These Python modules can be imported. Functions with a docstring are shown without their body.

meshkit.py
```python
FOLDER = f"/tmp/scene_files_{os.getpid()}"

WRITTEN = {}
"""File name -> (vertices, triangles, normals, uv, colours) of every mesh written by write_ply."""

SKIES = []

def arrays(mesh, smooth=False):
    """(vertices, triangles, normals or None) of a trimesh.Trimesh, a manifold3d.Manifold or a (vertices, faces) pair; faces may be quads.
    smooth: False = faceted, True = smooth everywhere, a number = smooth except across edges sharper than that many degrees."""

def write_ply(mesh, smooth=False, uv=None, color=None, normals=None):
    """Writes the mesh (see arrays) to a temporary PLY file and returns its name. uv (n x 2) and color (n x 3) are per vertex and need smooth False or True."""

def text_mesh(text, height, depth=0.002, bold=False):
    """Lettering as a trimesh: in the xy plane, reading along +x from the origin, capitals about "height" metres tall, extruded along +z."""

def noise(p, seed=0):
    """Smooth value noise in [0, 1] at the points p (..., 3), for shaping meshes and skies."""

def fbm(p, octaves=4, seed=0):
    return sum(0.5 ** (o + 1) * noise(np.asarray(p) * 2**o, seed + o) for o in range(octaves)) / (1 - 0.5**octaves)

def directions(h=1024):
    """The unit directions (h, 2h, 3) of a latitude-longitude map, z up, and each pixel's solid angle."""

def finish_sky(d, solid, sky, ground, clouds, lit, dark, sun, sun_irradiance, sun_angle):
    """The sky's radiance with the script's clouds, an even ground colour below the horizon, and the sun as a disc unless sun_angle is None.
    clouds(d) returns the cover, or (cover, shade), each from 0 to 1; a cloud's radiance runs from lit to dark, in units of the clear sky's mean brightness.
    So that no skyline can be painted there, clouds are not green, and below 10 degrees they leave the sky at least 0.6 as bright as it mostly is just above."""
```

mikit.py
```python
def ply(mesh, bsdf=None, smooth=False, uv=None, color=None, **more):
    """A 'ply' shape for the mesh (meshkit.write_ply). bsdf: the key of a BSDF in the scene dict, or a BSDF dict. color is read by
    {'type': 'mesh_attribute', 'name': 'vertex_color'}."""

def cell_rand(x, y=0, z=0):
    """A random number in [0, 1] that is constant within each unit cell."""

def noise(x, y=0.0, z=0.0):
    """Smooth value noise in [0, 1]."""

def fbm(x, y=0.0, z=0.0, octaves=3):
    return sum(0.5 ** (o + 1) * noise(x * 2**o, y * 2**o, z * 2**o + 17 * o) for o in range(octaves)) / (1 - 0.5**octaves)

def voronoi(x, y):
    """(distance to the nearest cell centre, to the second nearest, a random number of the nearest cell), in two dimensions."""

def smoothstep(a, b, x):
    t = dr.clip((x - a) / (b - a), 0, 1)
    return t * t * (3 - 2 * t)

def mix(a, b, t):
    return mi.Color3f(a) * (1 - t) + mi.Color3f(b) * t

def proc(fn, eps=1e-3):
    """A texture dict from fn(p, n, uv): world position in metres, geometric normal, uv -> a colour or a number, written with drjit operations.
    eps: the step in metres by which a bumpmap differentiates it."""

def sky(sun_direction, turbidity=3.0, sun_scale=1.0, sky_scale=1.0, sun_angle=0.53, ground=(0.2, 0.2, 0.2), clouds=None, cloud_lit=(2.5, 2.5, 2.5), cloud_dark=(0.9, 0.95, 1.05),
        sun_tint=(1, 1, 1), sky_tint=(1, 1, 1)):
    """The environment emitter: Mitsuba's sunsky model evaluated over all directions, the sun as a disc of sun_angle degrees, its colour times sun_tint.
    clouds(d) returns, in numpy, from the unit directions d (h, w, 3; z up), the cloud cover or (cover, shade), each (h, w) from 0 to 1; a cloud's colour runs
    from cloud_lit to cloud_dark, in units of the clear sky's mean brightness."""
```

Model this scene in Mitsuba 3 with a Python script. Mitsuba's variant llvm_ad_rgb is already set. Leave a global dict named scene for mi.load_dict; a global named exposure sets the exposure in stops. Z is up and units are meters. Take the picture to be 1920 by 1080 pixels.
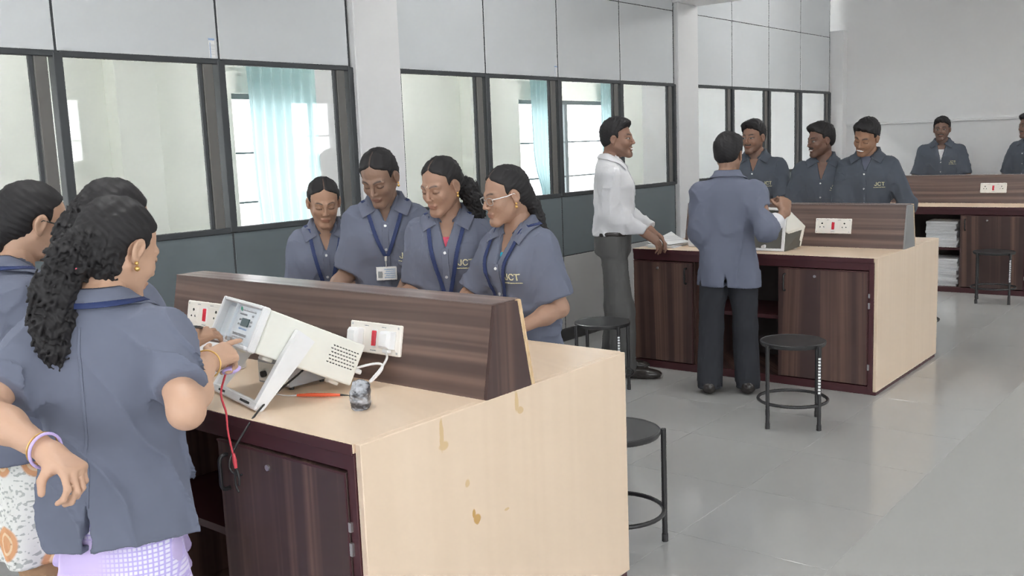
import math, random
from concurrent.futures import ThreadPoolExecutor
import numpy as np, trimesh, manifold3d as m3, mitsuba as mi, drjit as dr
import shapely.geometry as sg
from scipy.interpolate import PchipInterpolator
import mikit, meshkit
from mikit import proc, noise, fbm, smoothstep, mix, voronoi, cell_rand

T = mi.ScalarTransform4f
scene, labels = {}, {}
rng = np.random.default_rng(7)

# ------------------------------------------------------------------ camera, sky, lights, exposure
CAM = np.array([0, 0, 1.5378])
YAW, PITCH, ROLL, FPX = .6833, -.1456, -.0388, 1800.4
_f = np.array([-math.sin(YAW) * math.cos(PITCH), math.cos(YAW) * math.cos(PITCH), math.sin(PITCH)])
_r = np.array([math.cos(YAW), math.sin(YAW), 0])
_u = np.cross(_r, _f)
UP = -math.sin(ROLL) * _r + math.cos(ROLL) * _u
scene['camera'] = {'type': 'perspective', 'fov': math.degrees(2 * math.atan(960 / FPX)), 'fov_axis': 'x', 'near_clip': .05, 'far_clip': 200.0,
                   'to_world': T().look_at(origin=CAM.tolist(), target=(CAM + _f).tolist(), up=UP.tolist())}
scene['sky'] = mikit.sky([.5, -.6, .75], turbidity=4, sun_scale=0.0, sky_scale=6.0, sun_angle=None, ground=(.5, .5, .48),
                         clouds=lambda d: np.ones(d.shape[:2]), cloud_lit=(1.0, 1.03, 1.06), cloud_dark=(1.0, 1.03, 1.06))
exposure = 3.2
LAMP = 11.0           # radiance of the added ceiling tubes
LAMP_CORRIDOR = 20.0  # radiance of the tubes added to light the corridor

# ------------------------------------------------------------------ helpers
def bx(lo, hi, bev=0.0):
    """a box between two corners, its edges chamfered by bev"""
    lo, hi = np.minimum(lo, hi).astype(float), np.maximum(lo, hi).astype(float)
    if bev <= 0:
        b = trimesh.creation.box(hi - lo); b.apply_translation((lo + hi) / 2); return b
    pts = []
    for k in range(3):
        l, h = lo + bev, hi - bev
        l[k], h[k] = lo[k], hi[k]
        pts += [[(l, h)[a][0], (l, h)[b][1], (l, h)[c][2]] for a in (0, 1) for b in (0, 1) for c in (0, 1)]
    return trimesh.convex.convex_hull(np.array(pts))

def cyl(a, b, r, n=16):
    return trimesh.creation.cylinder(radius=r, segment=[a, b], sections=n)

def tube(path, r, n=10, closed=False):
    """a round tube along a polyline; r a number or one per point"""
    P = np.asarray(path, float); k = len(P); r = np.broadcast_to(r, k)
    if closed:
        t = np.roll(P, -1, 0) - np.roll(P, 1, 0)
    else:
        t = np.gradient(P, axis=0)
    t /= np.linalg.norm(t, axis=1, keepdims=True) + 1e-12
    nrm = np.cross(t[0], [0, 0, 1.0] if abs(t[0][2]) < .9 else [1.0, 0, 0]); nrm /= np.linalg.norm(nrm)
    rings = []
    for i in range(k):
        nrm = nrm - t[i] * (nrm @ t[i]); nrm /= np.linalg.norm(nrm); b = np.cross(t[i], nrm)
        a = np.arange(n) / n * 2 * np.pi
        rings.append(P[i] + r[i] * (np.cos(a)[:, None] * nrm + np.sin(a)[:, None] * b))
    v = np.vstack(rings); f = []
    for i in range(k if closed else k - 1):
        for j in range(n):
            a, b2, c, d = i * n + j, i * n + (j + 1) % n, ((i + 1) % k) * n + (j + 1) % n, ((i + 1) % k) * n + j
            f += [[a, b2, c], [a, c, d]]
    if not closed:
        v = np.vstack([v, P[0], P[-1]])
        for j in range(n):
            f += [[len(v) - 2, (j + 1) % n, j], [len(v) - 1, (k - 1) * n + j, (k - 1) * n + (j + 1) % n]]
    return trimesh.Trimesh(v, f, process=False)

def spline(pts, n=40):
    P = np.asarray(pts, float); s = np.r_[0, np.cumsum(np.linalg.norm(np.diff(P, axis=0), axis=1))]
    from scipy.interpolate import CubicSpline
    return CubicSpline(s, P)(np.linspace(0, s[-1], n))

def cat(*ms):
    return trimesh.util.concatenate(list(ms))

def lathe(prof, n=40):
    return trimesh.creation.revolve(np.asarray(prof, float), sections=n)

def extrude(poly, d):
    return trimesh.creation.extrude_polygon(poly, d, engine='earcut')

def frame(o, ex, ey, ez):
    M = np.eye(4); M[:3, 0], M[:3, 1], M[:3, 2], M[:3, 3] = ex, ey, ez, o
    return M

def moved(m, M):
    m = m.copy(); m.apply_transform(M); return m

_used = {}
def key(name, parent=None):
    base = f'{parent}__{name}' if parent else name
    k = _used.get(base, 0); _used[base] = k + 1
    return base if k == 0 else f'{base}_{k:03d}'

def put(name, mesh, bsdf, parent=None, smooth=False, label=None, cat_=None, group=None, kind=None, **kw):
    k = key(name, parent)
    scene[k] = mikit.ply(mesh, bsdf, smooth, **kw)
    tag(k, label, cat_, group, kind)
    return k

def tag(k, label=None, cat_=None, group=None, kind=None):
    d = {a: b for a, b in (('label', label), ('category', cat_), ('group', group), ('kind', kind)) if b}
    if d: labels[k] = d

def thing(name, label, cat_, group=None):
    k = key(name); tag(k, label, cat_, group); return k

def struct(name, mesh, bsdf, label=None, parent=None, smooth=False):
    return put(name, mesh, bsdf, parent, smooth, label, None, None, None if parent else 'structure')

def mat(name, color, rough=.5, metal=0.0, spec=.5, two=True, bump=None, **kw):
    c = color if isinstance(color, dict) else {'type': 'rgb', 'value': list(color)}
    b = {'type': 'principled', 'base_color': c, 'roughness': rough if isinstance(rough, dict) else float(rough), 'metallic': float(metal), 'specular': float(spec), **kw}
    if bump: b = {'type': 'bumpmap', 'arbitrary': {**bump[0]}, 'scale': float(bump[1]), 'bsdf': b}
    scene[name] = {'type': 'twosided', 'bsdf': b} if two else b
    return name

# ------------------------------------------------------------------ materials
def wood_v(p, n, uv):
    s = (p.x + p.y) * 26 + noise(p.x * 3, p.y * 3, p.z * 1.1) * .9
    a = noise(s, 3.1, p.z * .35); b = noise(s * 4.1, p.z * 1.2, 7.7)
    return mix((.058, .034, .032), (.150, .086, .066), smoothstep(.35, .95, a * .65 + b * .35))
def wood_h(p, n, uv):
    s = p.z * 34 + noise(p.x * 1.1, p.y * 3, p.z * 3) * 1.1
    a = noise(s, 3.1, p.x * .5); b = noise(s * 3.7, p.x * 1.6, 7.7)
    return mix((.074, .048, .043), (.170, .110, .090), smoothstep(.3, .95, a * .6 + b * .4))
def wood_h_top(p, n, uv):
    a = noise(p.y * 40 + noise(p.x * 1.1, p.y * 3), 3.1, p.x * .5)
    return mix((.10, .075, .072), (.20, .155, .145), a)
def beech(p, n, uv):
    s = (p.x * .35 + p.y) * 45
    a = noise(s, 1.3, p.z * .9 + p.x * .4); b = noise(s * .22, p.z * .5, 4.4)
    return mix((.68, .53, .395), (.745, .595, .455), a * .45 + b * .55)
def blob(p, y, z, ry, rz):
    w = noise(p.y * 60, p.z * 60, 2.0) * .6
    return smoothstep(1.25, .75, dr.sqrt(dr.square((p.y - y) / ry) + dr.square((p.z - z) / rz)) + w - .3)
def beech_stained(p, n, uv):
    c = beech(p, n, uv)
    t = blob(p, 1.835, .775, .008, .05)
    for q in ((1.845, .735, .018, .012), (2.165, .79, .009, .035), (2.18, .755, .014, .010), (1.93, .60, .012, .012), (2.10, .47, .012, .004)):
        t = dr.maximum(t, blob(p, *q))
    c = mix(c, (.55, .36, .13), t * .6)
    t = dr.maximum(blob(p, 1.965, .485, .014, .014), blob(p, 1.953, .505, .006, .012))
    return mix(c, (.47, .26, .05), t * .85)
mat('dark_wood', proc(wood_v), .38)
mat('dark_wood_h', proc(wood_h), .40)
mat('dark_wood_top', proc(wood_h_top), .30)
mat('beech', proc(beech), .34)
mat('beech_stained', proc(beech_stained), .34)
mat('maroon_edge', (.060, .018, .022), .4)
mat('raw_ply', proc(lambda p, n, uv: mix((.55, .37, .20), (.70, .52, .33), noise(p.z * 60, p.y * 200, 0.0))), .6)
mat('dark_inside', (.035, .026, .024), .6)
mat('aluminium_dark', (.045, .050, .054), .42, .25)
mat('aluminium_brown', (.115, .112, .106), .45, .1)
mat('panel_upper', proc(lambda p, n, uv: mix((.555, .58, .60), (.585, .605, .625), noise(p.y * .9, p.z * 1.3, 1.0))), .38)
mat('panel_band', proc(lambda p, n, uv: mix((.105, .130, .140), (.125, .150, .160), noise(p.y * .9, p.z * 1.3, 1.0))), .42)
mat('panel_lower', (.38, .38, .375), .42)
mat('skirting_black', (.02, .02, .02), .4)
def plaster_c(p, n, uv): return mix((.66, .66, .67), (.71, .71, .715), fbm(p.x * 1.3 + p.y, p.y * .7, p.z * 1.3))
mat('plaster', proc(plaster_c), .7)
mat('plaster_cream', proc(lambda p, n, uv: mix((.735, .755, .70), (.775, .79, .735), fbm(p.y * .9, p.z * .9, p.x))), .8)
mat('ceiling_white', (.72, .72, .72), .8)
def tile_c(p, n, uv):
    i, j = dr.floor((p.x + 50) / .6), dr.floor((p.y + 50) / .6)
    v = cell_rand(i, j, 3)
    return mix((.368, .368, .360), (.380, .380, .372), v * .5 + noise(p.x * 3, p.y * 3) * .5)
mat('floor_tile', proc(tile_c), .13, spec=.55)
mat('grout', (.34, .34, .33), .8)
mat('black_metal', (.018, .018, .019), .33, .0, .6)
mat('black_seat', (.020, .020, .021), .30, .0, .6)
mat('white_plastic', (.78, .79, .80), .38)
mat('cream_plastic', (.80, .79, .725), .4)
mat('cream_metal', (.775, .78, .72), .42)
mat('panel_blue_white', (.72, .78, .83), .4)
mat('socket_plate', (.80, .77, .72), .35)
mat('red_plastic', (.55, .03, .05), .35)
mat('olive_fill_shade', (.10, .098, .085), .6)  # front fill, and the painted shade under the open side
mat('orange_red', (.72, .12, .05), .4)
mat('dark_slot', (.02, .02, .02), .6)
mat('grey_lcd', (.035, .075, .085), .5)
mat('green_print', (.03, .33, .22), .5)
mat('grey_print', (.28, .30, .32), .5)
mat('grey_cap', (.20, .20, .20), .4)  # flat grey for the end cap of the second bench
mat('grey_plastic', (.42, .43, .45), .4)
mat('steel', (.62, .62, .62), .3, .9)
mat('gold', (.75, .50, .18), .28, .9)
mat('lavender_plastic', (.52, .42, .75), .35)
mat('cable_black', (.015, .015, .016), .45)
mat('cable_red', (.55, .05, .07), .45)
mat('cable_white', (.70, .70, .70), .45)
mat('paper', proc(lambda p, n, uv: mix((.62, .63, .65), (.80, .80, .80), noise(p.z * 330, 1.0, 2.0))), .8)
mat('tape_blue', (.30, .42, .62), .6)
mat('wrap', proc(lambda p, n, uv: mix((.03, .032, .04), (.42, .44, .48), smoothstep(.38, .7, fbm(p.x * 55, p.y * 38, p.z * 60)))), .18, spec=.8)  # grey mottling carries painted highlights as well as the stripes of the film
scene['curtain_cloth'] = {'type': 'principledthin', 'base_color': {'type': 'rgb', 'value': [.42, .56, .575]}, 'roughness': .8, 'diff_trans': 1.5}
scene['glass'] = {'type': 'thindielectric', 'int_ior': 1.5}
mat('window_metal', (.16, .19, .20), .5)

# ------------------------------------------------------------------ the room (world: x across the aisle, y along the glass partition, z up)
WX, YE, XR, YB, ZC = -4.412, 11.78, 2.6, -2.6, 3.15      # partition, end wall, window wall, wall behind the camera, ceiling
CX = -7.0                                                # far wall of the corridor behind the glass
# floor tiles, each its own piece; the slab under them shows in the joints
TS = .6
struct('floor', bx((CX - .3, YB - .3, -.15), (XR + .3, YE + .3, -.0015)), 'grout')
tile = mikit.ply(bx((.0009, .0009, -.02), (TS - .0009, TS - .0009, 0), .0006), 'floor_tile')
for i in range(int((WX + 5.4) // TS) - 2, 5):
    for j in range(0, 20):
        x, y = -4.2 + i * TS, -.4 + j * TS
        # keep the tiles that the photograph's side of the room shows
        if x + TS < WX - .05 or y > YE or x < -4.9: continue
        q = np.array([x + .3, y + .3, 0]) - CAM
        d = q @ _f
        if d < .8 or abs((q @ _r) / d) > .75: continue
        scene[key('tile', 'floor')] = {**tile, 'to_world': T().translate([x, y, 0])}
struct('floor_slab_finish', bx((CX, YB, -.03), (XR, YE, -.0012)), 'grout') if False else None
struct('ceiling', bx((CX - .2, YB - .2, ZC), (XR + .2, YE + .2, ZC + .15)), 'ceiling_white')
k = struct('wall_end', bx((CX - .2, YE, 0), (XR + .2, YE + .2, ZC)), 'plaster')
struct('cable_trunking', bx((WX + .16, YE - .025, 1.632), (XR, YE, 1.662), .004), 'plaster', parent=k)

PANEL_Y = [.47, 1.33, 2.196, 3.06, 3.968]
BAYS = [[-2.05, -1.2, -.37, .47, 1.33, 2.196, 3.06, 3.96], [4.352, 5.215, 6.07, 6.95, 7.845], [8.24, 9.02, 9.89, 10.74, 11.62]]
ZS, ZH, ZB, ZJ = 1.174, 2.024, .674, 2.69                # sill, head, band bottom, upper joint
wl = 'wall_left'; tag(wl, kind='structure')
nwin = 0
for bay in BAYS:
    y0, y1 = bay[0], bay[-1]
    for a, b in zip(bay[:-1], bay[1:]):
        if b < .3: # beyond the frame, plain closing panels
            put('panel', bx((WX - .03, a, 0), (WX, b, ZC)), 'panel_upper', wl); continue
        g = .006
        for (z0, z1, m) in ((.1, ZB - .004, 'panel_lower'), (ZB + .004, ZS - .035, 'panel_band'), (ZH + .028, ZJ - .003, 'panel_upper'), (ZJ + .003, ZC, 'panel_upper')):
            put('panel', bx((WX - .03, a + g, z0), (WX + .006, b - g, z1), .002), m, wl)
        # glazing: pane, frame, sliding stile on the far side
        nwin += 1
        w = f'window_{nwin}'; tag(w, kind='structure')
        put('pane', bx((WX - .004, a + .02, ZS - .01), (WX - .004, b - .02, ZH + .01)).slice_plane([0, 0, 0], [0, 0, 1]) if False else
            trimesh.Trimesh([[WX - .004, a + .02, ZS - .01], [WX - .004, b - .02, ZS - .01], [WX - .004, b - .02, ZH + .01], [WX - .004, a + .02, ZH + .01]], [[0, 1, 2], [0, 2, 3]], process=False), 'glass', w)
        put('stile', bx((WX - .018, b - .105, ZS - .02), (WX + .010, b - .045, ZH + .02), .003), 'aluminium_brown', w)
        put('bead', bx((WX - .012, b - .128, ZS - .01), (WX + .004, b - .108, ZH + .01), .002), 'aluminium_dark', w)
        put('sill', bx((WX - .02, a + .012, ZS - .035), (WX + .018, b - .012, ZS - .004), .003), 'aluminium_dark', w)
        put('head', bx((WX - .02, a + .012, ZH), (WX + .018, b - .012, ZH + .028), .003), 'aluminium_dark', w)
    for y in bay:
        e = .014
        put('mullion', bx((WX - .032, y - .022, ZS - .03), (WX + .022, y + .022, ZH + .02), .003), 'aluminium_dark', wl)
        put('joint_strip', bx((WX - .034, y - .008, ZH + .02), (WX + .004, y + .008, ZC), 0), 'aluminium_dark', wl)
        put('joint_strip', bx((WX - .034, y - .006, .08), (WX + .004, y + .006, ZS - .03), 0), 'aluminium_dark', wl)
    put('joint_strip', bx((WX - .034, y0, ZJ - .004), (WX + .002, y1, ZJ + .004)), 'aluminium_dark', wl)
    put('joint_strip', bx((WX - .034, y0, ZB - .004), (WX + .002, y1, ZB + .004)), 'aluminium_dark', wl)
    struct('skirting', bx((WX - .02, y0, 0), (WX + .016, y1, .1), .003), 'skirting_black', parent=wl)
struct('column', bx((WX - .34, 3.975, 0), (WX + .05, 4.345, 2.76), .006), 'plaster')
struct('column', bx((WX - .34, 7.855, 0), (WX + .05, 8.232, 2.76), .006), 'plaster')
struct('column', bx((WX - .34, 11.635, 0), (WX + .165, YE, 2.76), .006), 'plaster')
for y in (4.16, 8.04):
    struct('beam', bx((CX, y - .21, 2.76), (XR, y + .21, ZC), .004), 'ceiling_white')
# wall behind the camera with added windows; right wall, its near windows added too
def wall_with_windows(name, axis, at, span, wins, z0, z1, th, m):
    """a wall in the plane x = at or y = at, with window openings (a, b) between z0 and z1, each with frame and bars"""
    def B(a, b, za, zb, d0=0, d1=th):
        lo, hi = [at + d0, a, za], [at + d1, b, zb]
        if axis == 'y': lo, hi = [a, at + d0, za], [b, at + d1, zb]
        return bx(lo, hi)
    parts, s = [], span[0]
    for a, b in wins:
        parts += [B(s, a, 0, ZC), B(a, b, 0, z0), B(a, b, z1, ZC)]; s = b
    parts.append(B(s, span[1], 0, ZC))
    struct(name, cat(*parts), m)
    global nwin
    for a, b in wins:
        nwin += 1
        w = f'window_{nwin}'; tag(w, kind='structure')
        mid, d0, d1 = (a + b) / 2, th * .35, th * .35 + math.copysign(.045, th)
        fr = [B(a, a + .045, z0, z1, d0, d1), B(b - .045, b, z0, z1, d0, d1), B(a, b, z0, z0 + .045, d0, d1), B(a, b, z1 - .045, z1, d0, d1), B(mid - .03, mid + .03, z0, z1, d0, d1)]
        put('window_frame', cat(*fr), 'window_metal', w)
        for t in (.3, .62):
            z = z0 + (z1 - z0) * t
            put('grille_bar', B(a, b, z - .008, z + .008, d0, d0 + math.copysign(.016, th)), 'window_metal', w)
wall_with_windows('wall_right', 'x', XR, (YB, YE), [(-2.2, -.3), (.4, 2.6), (5.35, 6.0), (9.1, 9.95)], .95, 2.35, .2, 'plaster')  # the two near openings are added, standing in for flash light
wall_with_windows('wall_back', 'y', YB, (WX - .2, XR + .2), [(-3.8, -2.1), (-1.4, .3), (.9, 2.3)], .95, 2.35, -.2, 'plaster')  # unseen openings, all added to brighten the near bench
wall_with_windows('wall_corridor', 'x', CX, (YB - .2, YE), [(1.0, 2.2), (4.95, 5.85), (8.85, 10.9)], .75, 2.08, -.2, 'plaster_cream')
struct('wall_corridor_end', bx((CX - .2, YB - .2, 0), (WX - .03, YB, ZC)), 'plaster_cream')
# pilasters of the corridor wall
for y in (4.0, 8.0):
    struct('pilaster', bx((CX, y - .17, 0), (CX + .16, y + .17, ZC), .004), 'plaster_cream')

def curtain(y0, y1, z0, z1, x, pinch, label):
    n, m = 60, 26
    u, v = np.meshgrid(np.linspace(0, 1, n), np.linspace(0, 1, m))
    w = 1 - pinch * np.exp(-((v - .22) / .16) ** 2) - pinch * .35 * (1 - v)
    yc = y0 + (y1 - y0) * (.5 + (u - .5) * w)
    X = x + .03 * np.sin(u * 2 * np.pi * 7 + np.sin(v * 3)) * (.6 + .4 * v)
    P = np.stack([X, yc, z0 + (z1 - z0) * v], -1).reshape(-1, 3)
    i = (np.arange(m - 1)[:, None] * n + np.arange(n - 1)).ravel()
    f = np.vstack([np.stack([i, i + 1, i + n + 1], 1), np.stack([i, i + n + 1, i + n], 1)])
    k = thing('curtain', label, 'curtain')
    put('cloth', (P, f), 'curtain_cloth', k, True)
    put('rod', cat(cyl((x, y0 - .06, z1 + .012), (x, y1 + .06, z1 + .012), .012, 12), *[cyl((CX - .002, y, z1 + .012), (x, y, z1 + .012), .008, 8) for y in (y0 - .03, y1 + .03)]), 'steel', k, 30)
curtain(5.05, 5.80, .55, 2.32, CX + .09, .05, 'pale teal curtain drawn across the corridor window behind the first glass bay')
curtain(8.95, 9.50, .55, 2.32, CX + .09, .55, 'teal curtain gathered and tied at the left of the wide corridor window')
curtain(10.42, 10.92, .55, 2.32, CX + .09, .25, 'teal curtain hanging at the right of the wide corridor window')
# paper stickers on the upper panels
def sticker(y, z, lab):
    k = thing('paper_sticker', lab, 'sticker')
    put('sheet', bx((WX + .006, y - .018, z - .05), (WX + .0075, y + .018, z + .05)), 'paper', k)
    put('edge_print', cat(bx((WX + .0075, y - .018, z + .04), (WX + .0079, y + .018, z + .05)), bx((WX + .0075, y - .012, z - .05), (WX + .0079, y - .008, z + .03))), 'tape_blue', k)
sticker(3.02, 2.105, 'small white and blue paper sticker on the upper panel left of the first column')
sticker(6.04, 2.085, 'small white paper sticker on the upper panel between the two columns')
# unseen lamps added for brightness: tube battens in rows, and in the corridor
def batten(x, y, rad, lab, grp):
    k = thing('added_tube_lamp', lab, 'lamp', grp)
    put('batten', bx((x - .04, y - .62, ZC - .05), (x + .04, y + .62, ZC), .004), 'white_plastic', k)
    kk = put('tube', cyl((x, y - .6, ZC - .075), (x, y + .6, ZC - .075), .018, 10), 'white_plastic', k)
    scene[kk]['emitter'] = {'type': 'area', 'radiance': {'type': 'rgb', 'value': [rad, rad, rad * .98]}}
for x in (-2.6, .6):  # unseen lamps, added to light the benches and the left wall
    for y in (-1.2, 1.6, 4.8):
        batten(x, y, LAMP, 'added white ceiling tube lamp above the benches', 'added ceiling tube lamps of the laboratory')
for x in (-2.6, .6):  # unseen pair added to brighten the end wall
    batten(x, 9.3, LAMP * 1.15, 'added white ceiling tube lamp before the end wall', 'added ceiling tube lamps before the end wall')
for y in (2.0, 6.0, 10.0):  # unseen lamps added to brighten the corridor behind the glass
    batten(-5.7, y, LAMP_CORRIDOR, 'added white ceiling tube lamp in the corridor behind the glass', 'added ceiling tube lamps of the corridor')

# ------------------------------------------------------------------ benches
BH, BD, BL = .819, 1.219, 1.655
PF, PW, PH, PT = .4805, .232, .270, .1235
def socket_panel(parent, x, y, z, w, h, plugs=()):
    """a switched double socket plate on the sloping front of a parapet; x, z its centre on the plane"""
    sl = math.atan2((PW - PT) / 2, PH)
    ey = np.array([0, math.sin(sl), math.cos(sl)]); ez = np.array([0, -math.cos(sl), math.sin(sl)]); ex = np.array([1.0, 0, 0])
    M = frame((x, y, z), ex, ey, ez)
    k = put('socket_panel', moved(bx((-w / 2, -h / 2, -.002), (w / 2, h / 2, .010), .003), M), 'socket_plate', parent, label='cream switched double socket plate with a red rocker')
    put('switch', moved(bx((-.009, -.024, .008), (.009, .024, .016), .002), M), 'red_plastic', k)
    put('switch_bezel', moved(bx((-.013, -.029, .009), (.013, .029, .0112), .001), M), 'white_plastic', k)
    for s in (-1, 1):
        cx = s * w * .31
        put('socket', moved(cat(bx((cx - .028, -.031, .009), (cx + .028, .031, .0112), .001)), M), 'socket_plate', k)
        put('socket_hole', moved(cat(*[cyl((cx + a, b, .0112), (cx + a, b, .0118), r, 12) for a, b, r in ((0, .016, .0055), (-.012, -.008, .0038), (.012, -.008, .0038))]), M), 'dark_slot', k)
    for a in (-1, 1):
        for b in (-1, 1):
            put('screw', moved(cyl((a * (w / 2 - .012), b * (h / 2 - .01), .0095), (a * (w / 2 - .012), b * (h / 2 - .01), .0112), .0035, 10), M), 'grey_plastic', k)
    put('rating_print', moved(cat(bx((-.015, -.040, .0098), (.012, -.037, .0104)), bx((-.05, .036, .0098), (-.03, .0385, .0104)), bx((.03, .036, .0098), (.05, .0385, .0104))), M), 'grey_print', k)
    return M

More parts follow.
